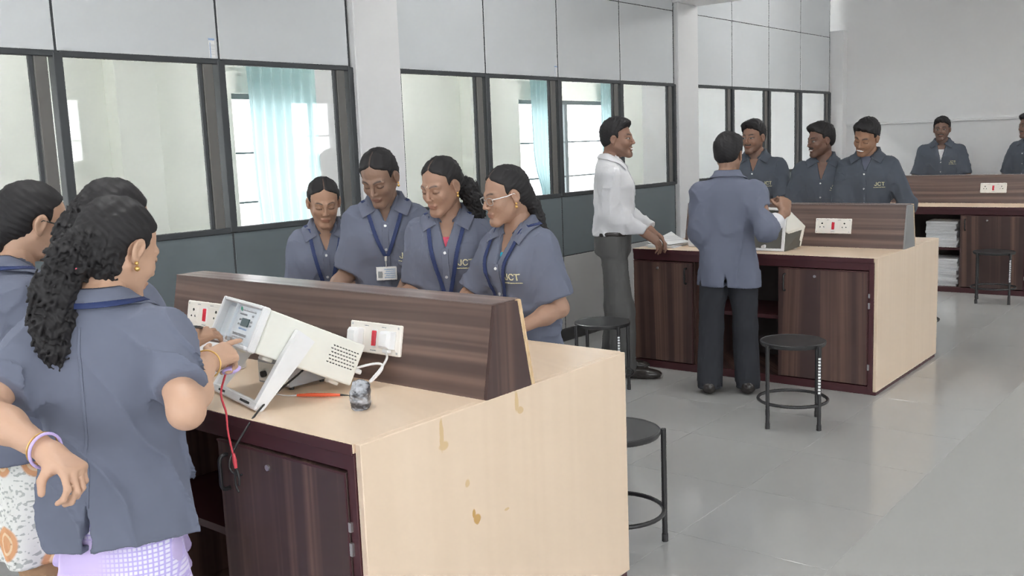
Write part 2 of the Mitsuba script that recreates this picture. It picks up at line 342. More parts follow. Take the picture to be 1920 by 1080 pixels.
def bench(label, xr, y0, L, end_mat, par_inset, sockets, doors, cap='dark_wood'):
    k = thing('lab_bench', label, 'workbench', None)
    xl, y1 = xr - L, y0 + BD
    t = .022
    # end panel faces the aisle; its top edge is flush with the worktop
    put('end_panel', bx((xr - t, y0 - .006, .02), (xr, y1 + .004, BH), .0025), end_mat, k, label='pale beech laminate end panel')
    put('end_panel', bx((xl, y0, .02), (xl + t, y1, BH - .028), .002), 'dark_wood', k)
    put('worktop', bx((xl, y0 - .012, BH - .026), (xr - t - .0008, y1 + .012, BH), .002), 'beech', k, label='pale beech laminate worktop')
    put('worktop_edge', bx((xl, y0 - .016, BH - .030), (xr - t - .001, y0 - .0122, BH - .001), .001), 'maroon_edge', k)
    put('top_rail', bx((xl, y0 - .008, BH - .075), (xr - t - .001, y0 + .012, BH - .0262), .002), 'maroon_edge', k)
    put('stile', bx((xr - t - .030, y0 - .010, .03), (xr - t - .001, y0 + .014, BH - .0305), .002), 'maroon_edge', k)
    put('base_rail', bx((xl, y0 - .004, .0), (xr - .003, y0 + .016, .05), .002), 'maroon_edge', k)
    put('plinth', bx((xl + .02, y0 + .016, 0), (xr - .004, y1 - .01, .03)), 'maroon_edge', k)
    put('bottom_board', bx((xl + t, y0 + .017, .03), (xr - t - .001, y1 - .03, .05)), 'dark_wood', k)
    put('back_panel', bx((xl + t, y1 - .02, .05), (xr - t - .001, y1, BH - .027)), 'dark_wood', k)
    put('partition', bx((xl + t, y0 + .55, .05), (xr - t - .001, y0 + .565, BH - .027)), 'dark_inside', k)
    dw = .60 if doors else .0
    xd = xr - t - .032
    # open shelf compartment between the doors
    xa, xb = xl + .45, xr - .603
    for x in (xa, xb):
        put('divider', bx((x - .011, y0 + .012, .05), (x + .011, y0 + .549, BH - .0765)), 'dark_wood', k)
    put('shelf', bx((xa + .0112, y0 + .05, .40), (xb - .0112, y0 + .548, .425), .001), 'maroon_edge', k)
    for (a, b, hs) in ((xb - .004, xd, -1), (xl + .004, xa + .004, 1)):
        d = put('door', bx((a, y0 - .014, .058), (b, y0 + .0042, BH - .080), .002), 'dark_wood', k)
        put('edge_band', cat(bx((a, y0 - .0165, BH - .086), (b, y0 - .0142, BH - .080)), bx((b - .005, y0 - .0165, .058), (b, y0 - .0142, BH - .087))), 'maroon_edge', d)
        hx = a + .045 if hs < 0 else b - .045
        put('handle', tube(spline([(hx, y0 - .014, .60), (hx, y0 - .038, .605), (hx, y0 - .042, .65), (hx, y0 - .038, .695), (hx, y0 - .014, .70)], 16), .006, 8), 'black_metal', d, True)
        put('lock', cat(cyl((a + (b - a) * .42, y0 - .019, BH - .125), (a + (b - a) * .42, y0 - .0138, BH - .125), .009, 14)), 'steel', d)
        if hs < 0:
            put('hinge', cat(bx((b + .002, y0 - .018, BH - .30), (b + .012, y0 - .0102, BH - .265)), bx((b + .002, y0 - .018, BH - .235), (b + .012, y0 - .0102, BH - .21)), bx((b + .002, y0 - .018, .15), (b + .012, y0 - .0102, .185))), 'steel', d)
    # parapet: a long box of trapezoid section along the middle
    xp = xl + par_inset
    poly = sg.Polygon([(0, 0), (PW - .018, 0), (PW - .018 - (PW - PT) / 2, PH), ((PW - PT) / 2, PH)])
    def prism(pl, x0, x1):  # section in (y, z), extruded along x
        m = extrude(pl, x1 - x0)
        v = m.vertices.copy(); m.vertices = np.stack([x0 + v[:, 2], y0 + PF + v[:, 0], BH + v[:, 1]], 1); m.invert() if m.volume < 0 else None
        return m
    p = put('parapet', prism(poly, xp, xr - .012), 'dark_wood_h', k)
    put('end_cap', prism(sg.Polygon([(.0015, .0), (PW - .020, 0), (PW - .019 - (PW - PT) / 2, PH - .002), ((PW - PT) / 2 + .001, PH - .002)]), xr - .0118, xr - .001), cap, p)
    put('back_board', prism(sg.Polygon([(PW - .0165, 0), (PW, 0), (PW - (PW - PT) / 2, PH), (PW - .0165 - (PW - PT) / 2, PH)]), xp, xr - .003), 'raw_ply', p)
    put('top_cap', bx((xp, y0 + PF + (PW - PT) / 2 - .001, BH + PH + .0002), (xr - .012, y0 + PF + (PW + PT) / 2, BH + PH + .003)), 'dark_wood_top', p)
    put('back_laminate', bx((xp, y0 + PF + (PW + PT) / 2 + .0005, BH + PH - .004), (xr - .013, y0 + PF + (PW + PT) / 2 + .003, BH + PH + .002)), 'dark_wood_h', p)
    Ms = [socket_panel(p, x, y0 + PF + (z - BH) / PH * (PW - PT) / 2, z, .235, .098) for x, z in sockets]
    return k, Ms
b1, SM = bench('foreground lab bench of dark wood with a beech end panel stained by old tape', -1.762, 1.549, BL, 'beech_stained', 0.02, [(-2.238, .952), (-3.17, .952)], True)
b2, _ = bench('second dark wood lab bench with beech end panel, between the white-shirted man and the seatless aisle', -1.832, 5.625, BL, 'beech', .13, [(-2.288, .952)], True, 'grey_cap')
b3, _ = bench('farthest dark wood lab bench by the end wall, paper stacks in its shelf', -1.80, 9.71, BL, 'beech', .05, [(-2.245, .965)], True)
labels[b2]['label'] = 'second dark wood lab bench with a clean beech end panel, mid-room'

# plug tops in the nearer socket plate
def plug(M, cx, cy, lab):
    k = thing('plug', lab, 'plug', None)
    m = m3.Manifold.hull_points(np.array([[sx * a, sy * b + cy, z] for a, b, z in ((.024, .028, .0120), (.023, .027, .034), (.016, .019, .046)) for sx in (-1, 1) for sy in (-1, 1)]) + [[cx, 0, 0]])
    mm = m.to_mesh(); put('body', moved(trimesh.Trimesh(mm.vert_properties[:, :3], mm.tri_verts), M), 'white_plastic', k)
    put('grip', moved(bx((cx - .014, cy - .040, .014), (cx + .014, cy - .0285, .032), .003), M), 'white_plastic', k)
    return k
plug(SM[0], -.073, .0, 'white plug pushed into the left socket of the nearer wall plate')
plug(SM[0], .073, .0, 'white plug pushed into the right socket of the nearer wall plate, white cable below it')
def P3(M, x, y, z): return (M @ np.array([x, y, z, 1.0]))[:3]

# ------------------------------------------------------------------ stools
def stool(x, y, rot, label, group=None, lettering=True, h=.455, r=.172):
    k = thing('round_stool', label, 'stool', group)
    ca, sa = math.cos(rot), math.sin(rot)
    put('seat', lathe([(0, h - .010), (r - .016, h - .010), (r - .016, h - .016), (r - .004, h - .020), (r, h - .012), (r, h), (r - .006, h + .003), (r - .018, h - .001), (0, h - .001)], 48).apply_translation((x, y, 0)), 'black_seat', k, 30)
    rl = r + .013
    for i in range(4):
        a = rot + math.pi / 4 + i * math.pi / 2
        c, s = math.cos(a), math.sin(a)
        lg = put('leg', cat(cyl((x + rl * c, y + rl * s, .012), (x + rl * c, y + rl * s, h - .004), .0105, 14), bx((-.012, -.006, h - .024), (.006, .006, h - .006)).apply_transform(frame((x + (r - .002) * c, y + (r - .002) * s, 0), (c, s, 0), (-s, c, 0), (0, 0, 1)))), 'black_metal', k, 30)
        put('foot_cap', cyl((x + rl * c, y + rl * s, 0), (x + rl * c, y + rl * s, .03), .0125, 14), 'black_seat', lg, 30)
        if lettering and i == lettering - 1:
            d = np.array([CAM[0] - x, CAM[1] - y, 0]); d /= np.linalg.norm(d)
            tv = np.cross([0, 0, 1.0], d); base = np.array([x + rl * c, y + rl * s, 0]) + d * .0104
            ms = [bx((-.0065, z, -.001), (.0065, z + .011, .0012)) for z in np.arange(.20, .385, .0165)] + [bx((-.002, z + .002, .0002), (.0025, z + .009, .0016)) for z in np.arange(.20, .385, .0165)][:0]
            put('painted_lettering', cat(*ms).apply_transform(frame(base, tv, (0, 0, 1), d)), 'white_plastic', lg)
    t = np.linspace(0, 2 * np.pi, 48, endpoint=False)
    put('foot_ring', tube(np.stack([x + (rl - .004) * np.cos(t), y + (rl - .004) * np.sin(t), np.full(48, .135)], 1), .0085, 10, True), 'black_metal', k, True)
    return k
stool(-1.954, 2.99, -.105, 'black round stool half hidden behind the foreground bench end panel', lettering=0)
stool(-3.245, 4.85, .35, 'black round stool behind the women, in front of the white-shirted man', lettering=4)
stool(-2.027, 4.855, .42, 'black round stool standing free in the aisle before the second bench', lettering=4)
stool(-2.02, 9.30, .2, 'black round stool in front of the farthest bench at the right edge', lettering=4)
ks = stool(-2.17, 7.46, .3, 'black round stool standing behind the second bench, a cream carton on it', lettering=0, h=.43)
k = thing('carton', 'cream carton standing on the stool behind the second bench', 'box')
put('body', bx((-2.28, 7.36, .4335), (-2.045, 7.56, .62), .004), 'cream_plastic', k)
put('lid', bx((-2.284, 7.356, .6202), (-2.041, 7.564, .645), .003), 'cream_plastic', k)

# ------------------------------------------------------------------ the instrument on the first bench
def rounded(lo, hi, r, n=5):
    lo, hi = np.array(lo, float), np.array(hi, float)
    pts = [(lo + r) * (1 - np.array(c)) + (hi - r) * np.array(c) for c in np.ndindex(2, 2, 2)]
    s = trimesh.creation.icosphere(subdivisions=2, radius=r).vertices
    return trimesh.convex.convex_hull(np.vstack([s + p for p in pts]))
IL, IHT, IW = .341, .132, .290
a, t = .242, .472
F = np.array([-math.sin(a), -math.cos(a), 0]); X = np.array([math.cos(a), -math.sin(a), 0])
fw = F * math.cos(t) + np.array([0, 0, math.sin(t)]); up = -F * math.sin(t) + np.array([0, 0, math.cos(t)])
IM = frame(np.array([-2.199, 1.902, .834]) - X * IW, X, -fw, up)   # local: x to the right seen from the front, y from front to rear (0 = -IL front), z up
IM = IM @ np.array([[1, 0, 0, 0], [0, 1, 0, -IL], [0, 0, 1, 0], [0, 0, 0, 1.0]])
k = thing('bench_instrument', 'cream bench instrument tilted up on its white carrying handle, on the foreground bench', 'instrument')
put('case', moved(rounded((0, .012, 0), (IW, IL, IHT), .006), IM), 'cream_metal', k, 30)
kf = put('front_bezel', moved(cat(bx((-.003, -.022, -.003), (.012, .016, IHT + .003), .004), bx((IW - .012, -.014, -.003), (IW + .0022, .010, IHT + .003), .004), bx((.012, -.022, IHT - .010), (IW - .012, .016, IHT + .003), .004), bx((.012, -.022, -.003), (IW - .012, .016, .010), .004)), IM), 'white_plastic', k)
put('front_panel', moved(bx((.118, -.012, .009), (IW - .011, .011, IHT - .009), .002), IM), 'panel_blue_white', k)
put('screen_recess', moved(cat(bx((.012, .004, .009), (.1175, .0118, IHT - .009)), bx((.1125, -.02, .009), (.1178, .004, IHT - .009))), IM), 'panel_blue_white', k)
put('screen', moved(rounded((.022, -.003, .018), (.106, .006, IHT - .018), .004), IM), 'grey_lcd' if False else 'panel_blue_white', k, 30)
put('display', moved(bx((.175, -.0155, .062), (.228, -.0115, .086), .001), IM), 'grey_lcd', k, label='small dark liquid crystal display')
put('brand_print', moved(cat(bx((.150, -.0128, .107), (.252, -.0118, .110)), bx((.155, -.0128, .112), (.25, -.0118, .1125))), IM), 'grey_print', k)
put('brand_mark', moved(extrude(sg.Polygon([(0, 0), (.016, -.004), (.012, .006), (-.004, .010)]), .001), IM @ frame((.136, -.0118, .108), (1, 0, 0), (0, 0, 1), (0, -1, 0))), 'green_print', k)
def pad(x, z, w, h, m, d=.004): put('button', moved(bx((x - w / 2, -.012 - d, z - h / 2), (x + w / 2, -.0115, z + h / 2), .0012), IM), m, k)
for i in range(5):
    pad(.150 + .0105 * i, .0965, .008, .005, 'grey_print', .003)
for i in range(8):
    pad(.148 + .0125 * i, .036, .009, .0075, 'grey_print', .003)
    if i < 7: pad(.152 + .0125 * i, .026, .009, .005, 'grey_plastic', .003)
for i in range(4): pad(.178 + .015 * i, .054, .010, .005, 'tape_blue', .003)
for x, z in ((.160, .080), (.160, .066), (.243, .080), (.243, .068), (.240, .097)): pad(x, z, .010, .006, 'grey_print', .003)
for x in (.15, .19, .235): put('connector', moved(cat(cyl((x, -.03, .015), (x, -.011, .015), .006, 16)), IM), 'steel', k, 30)
vs = [bx((IW - .002, IL - .108 + .0105 * i + .0045 * (j % 2), .046 + j * .0105), (IW + .0006, IL - .1015 + .0105 * i + .0045 * (j % 2), .0495 + j * .0105)) for i in range(9) for j in range(6)]
for v in vs: put('vent_slot', moved(v, IM), 'dark_slot', k)
for x in (.03, IW - .06):
    for y in (.05, IL - .06): put('foot', moved(bx((x, y, -.012), (x + .03, y + .035, .001), .003), IM), 'cream_plastic', k)
# carrying handle: two arms from the pivots down to a cross bar on the worktop
inv = np.linalg.inv(IM)
pv = np.array([IW, .125, .075])
def toI(p): return (inv @ np.r_[p, 1])[:3]
barR = toI(np.array([-2.215, 1.594, .832]))
hk = None
for xs, s in ((IW + .004, 1), (-.026, -1)):
    p0, p1 = np.array([pv[1], pv[2]]), np.array([barR[1], barR[2]])
    d = (p1 - p0) / np.linalg.norm(p1 - p0); nn = np.array([-d[1], d[0]])
    L = np.linalg.norm(p1 - p0)
    poly = sg.Polygon([tuple(p0 + nn * .030 - d * .02), tuple(p0 - nn * .030 - d * .02), tuple(p0 - nn * .027 + d * .06), tuple(p1 - nn * .0125), tuple(p1 + nn * .0125), tuple(p0 + nn * .027 + d * .06)]).buffer(.006).buffer(-.004)
    put('handle_arm', moved(extrude(poly, .022), IM @ frame((xs, 0, 0), (0, 1, 0), (0, 0, 1), (1, 0, 0))), 'white_plastic', k, 30)
put('handle_bar', moved(cat(bx((-.026, barR[1] - .014, barR[2] - .0125), (IW + .026, barR[1] + .014, barR[2] + .0125), .004)), IM), 'white_plastic', k)
for xa_, xb_ in ((.03, .08), (IW - .09, IW - .02)): put('handle_slot', moved(bx((xa_, barR[1] - .0145, barR[2] - .004), (xb_, barR[1] - .0135, barR[2] + .003)), IM), 'dark_slot', k)
# a second low unit behind it, and a booklet at its left
k = thing('power_unit', 'small grey unit standing under and behind the tilted instrument', 'instrument')
put('case', rounded((-2.52, 1.80, .829), (-2.36, 1.96, .905), .006), 'grey_plastic', k, 30)
put('front_plate', bx((-2.512, 1.7975, .837), (-2.368, 1.8005, .897), .001), 'cream_plastic', k)
put('knob', cat(cyl((-2.48, 1.785, .862), (-2.48, 1.799, .862), .010, 16), cyl((-2.40, 1.785, .862), (-2.40, 1.799, .862), .010, 16)), 'dark_slot', k, 30)
for x in (-2.50, -2.38): put('foot', cat(cyl((x, 1.82, .819), (x, 1.82, .83), .008, 10), cyl((x, 1.94, .819), (x, 1.94, .83), .008, 10)), 'dark_slot', k, 30)
k = thing('white_adaptor', 'white box at the left of the instrument, below the left socket plate', 'box')
put('body', rounded((-2.99, 1.80, .8193), (-2.76, 1.93, .895), .008), 'white_plastic', k, 30)
put('lid_line', bx((-2.985, 1.7985, .868), (-2.765, 1.8005, .872)), 'grey_plastic', k)
# cables
k = thing('mains_cable', 'white mains cable curving from the right plug to the back of the instrument', 'cable')
q0, q1 = P3(SM[0], .073, -.042, .024), (IM @ np.array([IW - .03, IL + .002, .05, 1]))[:3]
put('cord', tube(spline([q0, q0 + [-.005, -.03, -.05], (q0 + q1) / 2 + [.03, -.03, -.055], q1 + [.06, .05, -.02], q1], 40), .0042, 8), 'cable_white', k, True)
put('connector', cyl(q1, q1 + (-fw) * .03, .008, 12), 'white_plastic', k, 30)
k = thing('mains_cable', 'white cable from the left plug dropping behind the instrument', 'cable')
q0 = P3(SM[0], -.073, -.042, .024)
put('cord', tube(spline([q0, q0 + [.0, -.02, -.04], q0 + [-.05, -.05, -.07], q0 + [-.12, -.05, -.083]], 24), .0042, 8), 'cable_white', k, True)
k = thing('test_probe', 'red test probe with a thin white lead lying on the foreground worktop', 'probe')
put('handle', tube([(-2.285, 1.765, .8255), (-2.25, 1.785, .827), (-2.20, 1.815, .827), (-2.17, 1.835, .826)], [.004, .0055, .0055, .004], 12), 'orange_red', k, True)
put('tip', tube([(-2.17, 1.835, .826), (-2.15, 1.847, .8245), (-2.135, 1.856, .823)], [.0035, .0018, .0008], 8), 'cable_black', k, True)
put('lead', tube(spline([(-2.285, 1.765, .8255), (-2.33, 1.748, .823), (-2.38, 1.752, .8235), (-2.425, 1.80, .830), (-2.45, 1.83, .85)], 30), .0022, 8), 'cable_white', k, True)
# black wrapped bundle
def bundle():
    m = trimesh.creation.icosphere(subdivisions=5, radius=1.0)
    v = m.vertices; e = np.sign(v) * np.abs(v) ** .66
    w = 1 + .14 * (meshkit.fbm(v * [2.2, 3, 4] + 9, 4, 3) - .5) * 2 - .05 * np.abs(np.sin(v[:, 2] * 7 + 4 * v[:, 0]))
    m.vertices = e * w[:, None] * [.029, .046, .041]
    return m
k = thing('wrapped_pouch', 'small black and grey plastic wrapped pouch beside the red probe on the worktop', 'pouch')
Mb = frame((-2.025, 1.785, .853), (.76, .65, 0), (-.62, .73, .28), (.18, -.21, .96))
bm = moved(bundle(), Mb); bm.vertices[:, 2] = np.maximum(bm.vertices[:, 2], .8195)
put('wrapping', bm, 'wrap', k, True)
# leads held by the woman in front: black coaxial lead over the bench edge, red lead with a clip
RED = [(-2.037, 1.368, 1.035), (-2.045, 1.358, .99), (-2.050, 1.350, .95), (-2.028, 1.345, .915), (-2.012, 1.335, .885), (-2.005, 1.335, .84), (-1.996, 1.335, .80)]
k = thing('test_lead', 'red test lead hanging from her right hand in front of the cabinet', 'cable')
put('lead', tube(spline(RED, 40), .0026, 8), 'cable_red', k, True)
put('clip_boot', tube([(-1.996, 1.335, .815), (-1.993, 1.335, .797), (-1.990, 1.335, .778)], [.0035, .0055, .004], 10), 'cable_red', k, True)
put('clip_jaw', cat(tube(spline([(-1.990, 1.335, .778), (-1.999, 1.337, .755), (-2.000, 1.338, .73), (-1.990, 1.338, .715)], 14), .003, 8), tube(spline([(-1.990, 1.335, .778), (-1.981, 1.335, .758), (-1.984, 1.336, .735)], 10), .003, 8)), 'cable_black', k, True)
k = thing('coaxial_lead', 'black lead arching from under the hand to the instrument panel', 'cable')
put('lead', tube(spline([(-2.10, 1.20, 1.03), (-2.18, 1.28, 1.075), (-2.30, 1.42, 1.085), (-2.45, 1.57, 1.05), (-2.555, 1.672, 1.005)], 40), .0042, 8), 'cable_black', k, True)
k = thing('coaxial_lead', 'thin black lead hanging over the worktop edge down to the cupboard door', 'cable')
put('lead', tube(spline([(-2.33, 1.86, .9), (-2.29, 1.72, .86), (-2.222, 1.572, .826), (-2.195, 1.515, .80), (-2.18, 1.45, .74), (-2.10, 1.40, .725), (-2.02, 1.37, .745)], 50), .0030, 8), 'cable_black', k, True)

# ------------------------------------------------------------------ on the second bench
k = thing('open_instrument', 'white framed unit tilted on the second bench, before the student with a white cuff', 'instrument')
def quad_slab(p, d, th):  # a slab from four corners, thickened along d
    p = np.asarray(p, float); d = np.asarray(d, float) * th
    return trimesh.convex.convex_hull(np.vstack([p, p + d]))
fr = np.array([(-2.735, 5.757, .8195), (-2.463, 5.757, .8195), (-2.474, 5.83, 1.085), (-2.745, 5.84, 1.095)]); c = fr.mean(0); k2 = k
def rim(p, w):
    cc = p.mean(0); inn = p + (cc - p) * w
    return [trimesh.convex.convex_hull(np.vstack([p[i], p[(i + 1) % 4], inn[i], inn[(i + 1) % 4], *(q + [0, -.016, .004] for q in (p[i], p[(i + 1) % 4], inn[i], inn[(i + 1) % 4]))])) for i in range(4)]
for m in rim(fr, .11): put('front_rail', m, 'white_plastic', k2)
put('front_plate', quad_slab(fr + (c - fr) * .09 + [0, .005, 0], (0, 1, 0), .006), 'olive_fill_shade', k2)
side = np.array([(-2.463, 5.765, .8195), (-2.474, 5.838, 1.085), (-2.412, 5.97, .965), (-2.440, 5.97, .835)])
low = np.array([side[0] * .55 + side[1] * .45, side[1], side[2], side[3] * .8 + side[2] * .2])
put('side_wall', quad_slab(low, (-1, .3, 0), .010), 'cream_plastic', k2)
put('side_wall', quad_slab(side - [.006, 0, .004] * np.array(1.0), (-1, .3, 0), .006), 'olive_fill_shade', k2)  # dark slab painted in for the shade under the open side
side2 = side - [.268, -.01, 0]
put('side_wall', quad_slab(side2, (1, 0, 0), .012), 'cream_plastic', k2)
put('top_cover', quad_slab([side[1], side[2], side2[2], side2[1]], (0, -.3, -1), .010), 'cream_plastic', k2)
put('back_plate', quad_slab([side[2], side[3], side2[3], side2[2]], (0, -1, 0), .010), 'cream_plastic', k2)
put('foot', bx((-2.50, 5.93, .8195), (-2.46, 5.96, .84), .003), 'cream_plastic', k2)
put('foot', bx((-2.70, 5.93, .8195), (-2.66, 5.96, .84), .003), 'cream_plastic', k2)
put('knob', cyl((-2.60, 5.745, .845), (-2.60, 5.775, .847), .012, 14), 'white_plastic', k2, 30)
k = thing('small_instrument', 'white box instrument left of the back-turned student on the second bench', 'instrument')
put('case', rounded((-3.17, 5.80, .8195), (-2.90, 6.02, .955), .014), 'white_plastic', k, 30)
put('front_panel', bx((-3.15, 5.797, .838), (-2.92, 5.801, .935), .001), 'panel_blue_white', k)
put('knob', cat(*[cyl((x, 5.785, .87), (x, 5.799, .87), .012, 14) for x in (-3.11, -3.05)]), 'grey_plastic', k, 30)
def paper_stack(label, x, y, z, w, d, n, th, seed, curl=False):
    """a stack of papers: each bundle its own slightly turned piece"""
    r = np.random.default_rng(seed); k = thing('paper_stack', label, 'papers')
    for i in range(n):
        a = r.normal(0, .05); s = r.uniform(.92, 1.0)
        m = bx((-w / 2 * s, -d / 2, 0), (w / 2 * s, d / 2, th * .97), min(.001, th * .3))
        put('bundle', m.apply_transform(frame((x + r.normal(0, .006), y + r.normal(0, .006), z + i * th), (math.cos(a), math.sin(a), 0), (-math.sin(a), math.cos(a), 0), (0, 0, 1))), 'paper', k)
    return k
k = paper_stack('loose white papers with a lifted top sheet on the left of the second bench', -3.33, 5.83, .8195, .21, .27, 3, .006, 3)
g = np.linspace(-1, 1, 12); u, v = np.meshgrid(g, g)
zz = .845 + .05 * np.clip(-u * .7 + v * .4, 0, 1.2) ** 1.6
Vs = np.stack([-3.32 + u * .10 + .02 * v, 5.84 + v * .13 - .02 * u, zz], -1).reshape(-1, 3); i = (np.arange(11)[:, None] * 12 + np.arange(11)).ravel()
ff = np.vstack([np.stack([i, i + 1, i + 13], 1), np.stack([i, i + 13, i + 12], 1)])
put('top_sheet', cat(trimesh.Trimesh(Vs, ff, process=False), trimesh.Trimesh(Vs - [0, 0, .0006], ff[:, ::-1], process=False)), 'paper', k, False)
# ------------------------------------------------------------------ in the farthest bench
paper_stack('tall stack of white papers on the upper shelf of the farthest bench', -2.585, 9.90, .4255, .29, .30, 11, .0225, 5)
paper_stack('stack of white papers on the lower shelf of the farthest bench', -2.57, 9.90, .0505, .28, .30, 12, .022, 6)

# ------------------------------------------------------------------ people: signed distances, meshed by surface nets
def rcone(p, a, b, ra, rb):
    a, b = np.asarray(a, float), np.asarray(b, float); ba = b - a
    t = np.clip(((p - a) @ ba) / (ba @ ba), 0, 1)
    return np.linalg.norm(p - a - t[:, None] * ba, axis=1) - (ra + (rb - ra) * t)
def ell(p, c, r):
    q = (p - np.asarray(c)) ; r = np.asarray(r, float)
    k0 = np.linalg.norm(q / r, axis=1); k1 = np.linalg.norm(q / r ** 2, axis=1) + 1e-9
    return np.where(k0 < 1e-6, -r.min(), k0 * (k0 - 1) / k1)
def smin(a, b, k):
    h = np.maximum(k - np.abs(a - b), 0) / k
    return np.minimum(a, b) - h * h * k * .25
def smax(a, b, k): return -smin(-a, -b, k)
def rotx(a): c, s = math.cos(a), math.sin(a); return np.array([[1, 0, 0], [0, c, -s], [0, s, c]])
def roty(a): c, s = math.cos(a), math.sin(a); return np.array([[c, 0, s], [0, 1, 0], [-s, 0, c]])
def rotz(a): c, s = math.cos(a), math.sin(a); return np.array([[c, -s, 0], [s, c, 0], [0, 0, 1]])

class Loft:
    """an upright body of superelliptic sections (z, rx, ry, cy)"""
    def __init__(s, rows, n=2.3):
        r = np.array(sorted(rows)); s.z0, s.z1, s.n = r[0, 0], r[-1, 0], n
        s.f = PchipInterpolator(r[:, 0], r[:, 1:])
    def __call__(s, p):
        z = np.clip(p[:, 2], s.z0, s.z1); rx, ry, cy = s.f(z).T
        k = ((np.abs(p[:, 0]) / rx) ** s.n + (np.abs(p[:, 1] - cy) / ry) ** s.n) ** (1 / s.n)
        d = (k - 1) * np.minimum(rx, ry)
        return np.maximum(d, np.maximum(p[:, 2] - s.z1, s.z0 - p[:, 2]))

EC = np.array(list(np.ndindex(2, 2, 2)))
EDGES = [(i, j) for i in range(8) for j in range(i + 1, 8) if np.abs(EC[i] - EC[j]).sum() == 1]
def net(f, lo, hi, h, B=5):
    """surface nets of f < 0 in a box, evaluated only near the surface"""
    lo, hi = np.asarray(lo, float), np.asarray(hi, float)
    nb = np.ceil((hi - lo) / (h * B)).astype(int) + 1
    g = np.stack(np.meshgrid(*[np.arange(n) for n in nb], indexing='ij'), -1).reshape(-1, 3)
    dc = f(lo + (g * B + B / 2) * h)
    V = np.repeat(np.repeat(np.repeat(dc.reshape(nb), B, 0), B, 1), B, 2).astype(np.float32)
    act = g[np.abs(dc) < h * B * .87 * 1.25 + .008]
    off = np.array(list(np.ndindex(B, B, B)))
    for c in range(0, len(act), 1200):
        idx = (act[c:c + 1200, None] * B + off).reshape(-1, 3)
        V[tuple(idx.T)] = f(lo + idx * h)
    S = V < 0
    n = np.array(V.shape) - 1
    cnt = sum(S[a:a + n[0], b:b + n[1], c:c + n[2]].astype(np.int8) for a, b, c in EC)
    cell = np.argwhere((cnt > 0) & (cnt < 8))
    vals = np.stack([V[tuple((cell + e).T)] for e in EC], 1)
    acc, num = np.zeros((len(cell), 3)), np.zeros(len(cell))
    for i, j in EDGES:
        a, b = vals[:, i], vals[:, j]; m = (a < 0) != (b < 0)
        t = np.where(m, a / np.where(m, a - b, 1), 0)
        acc += np.where(m[:, None], EC[i] + t[:, None] * (EC[j] - EC[i]), 0); num += m
    verts = lo + (cell + acc / num[:, None]) * h
    ids = np.full(n, -1, np.int32); ids[tuple(cell.T)] = np.arange(len(cell))
    F = []
    for ax in range(3):
        sl0, sl1 = [slice(1, n[k]) for k in range(3)], [slice(1, n[k]) for k in range(3)]
        sl0[ax], sl1[ax] = slice(0, n[ax]), slice(1, n[ax] + 1)
        A, C = S[tuple(sl0)], S[tuple(sl1)]
        e = np.argwhere(A != C); o = np.ones(3, int); o[ax] = 0; e = e + o
        if not len(e): continue
        u, v = np.zeros(3, int), np.zeros(3, int); u[(ax + 1) % 3], v[(ax + 2) % 3] = 1, 1
        q = np.stack([ids[tuple((e - u - v).T)], ids[tuple((e - v).T)], ids[tuple(e.T)], ids[tuple((e - u).T)]], 1)
        flip = ~S[tuple(e.T)] if False else ~A[tuple((e - o).T)]
        q[flip] = q[flip][:, ::-1]
        F.append(q)
    q = np.vstack(F); q = q[(q >= 0).all(1)]
    return trimesh.Trimesh(verts, np.vstack([q[:, [0, 1, 2]], q[:, [0, 2, 3]]]), process=False)

def wr(p, seed, f=(9, 9, 5)):
    """smooth folds in about [-1, 1]: warped sines"""
    r = np.random.default_rng(abs(int(seed)) + 1000 * (seed < 0)); out = 0
    for i in range(4):
        d = r.normal(size=3) * f; e = r.normal(size=3) * f * .6
        out = out + np.sin(p @ d + 1.7 * np.sin(p @ e + r.uniform(0, 6)) + r.uniform(0, 6))
    return out / 2.6
def ridge(p, seed, f): return 1 - np.abs(wr(p, seed, f)) * 1.6

# skin, hair, cloth
scene['skin'] = {'type': 'twosided', 'bsdf': {'type': 'principled', 'base_color': {'type': 'mesh_attribute', 'name': 'vertex_color'}, 'roughness': .48, 'specular': .45}}
scene['hair'] = {'type': 'twosided', 'bsdf': {'type': 'principled', 'base_color': {'type': 'mesh_attribute', 'name': 'vertex_color'}, 'roughness': .62, 'specular': .35}}
def cloth(name, c, rough=.85, amp=.06):
    c = np.array(c)
    mat(name, proc(lambda p, n, uv: mix((c * (1 - amp)).tolist(), (c * (1 + amp)).tolist(), fbm(p.x * 9, p.y * 9, p.z * 9))), rough, spec=.25, sheen=.25)
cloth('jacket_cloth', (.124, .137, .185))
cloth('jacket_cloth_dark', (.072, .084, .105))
cloth('white_cloth', (.66, .66, .68))
cloth('trouser_grey', (.090, .090, .088))
cloth('trouser_black', (.028, .030, .036))
cloth('lavender_cloth', (.52, .43, .70), amp=.12)
cloth('teal_cloth', (.02, .33, .45))
cloth('pink_cloth', (.62, .10, .16))
cloth('dark_blue_ribbon', (.022, .035, .105), .6)
cloth('yellow_cloth', (.36, .22, .13))
mat('thread', (.60, .56, .38), .6)
mat('shoe_leather', (.022, .018, .016), .25, spec=.6)
def check_c(p, n, uv):
    a = smoothstep(.2, .8, dr.abs(dr.sin(p.x * 260 + p.y * 200))) * smoothstep(.2, .8, dr.abs(dr.sin(p.z * 300)))
    b = smoothstep(.55, .7, fbm(p.x * 9 + 3, p.y * 9, p.z * 7))
    m = smoothstep(-.02, .05, (p.x + 1.975) * .8 + (noise(p.x * 9, p.y * 9, p.z * 9) - .5) * .12)
    m = dr.maximum(m, smoothstep(.71, .74, p.z))
    return mix(mix((.56, .46, .74), (.68, .58, .82), b), mix((.40, .34, .68), (.76, .76, .86), a), m)
mat('check_cloth', proc(check_c), .85)
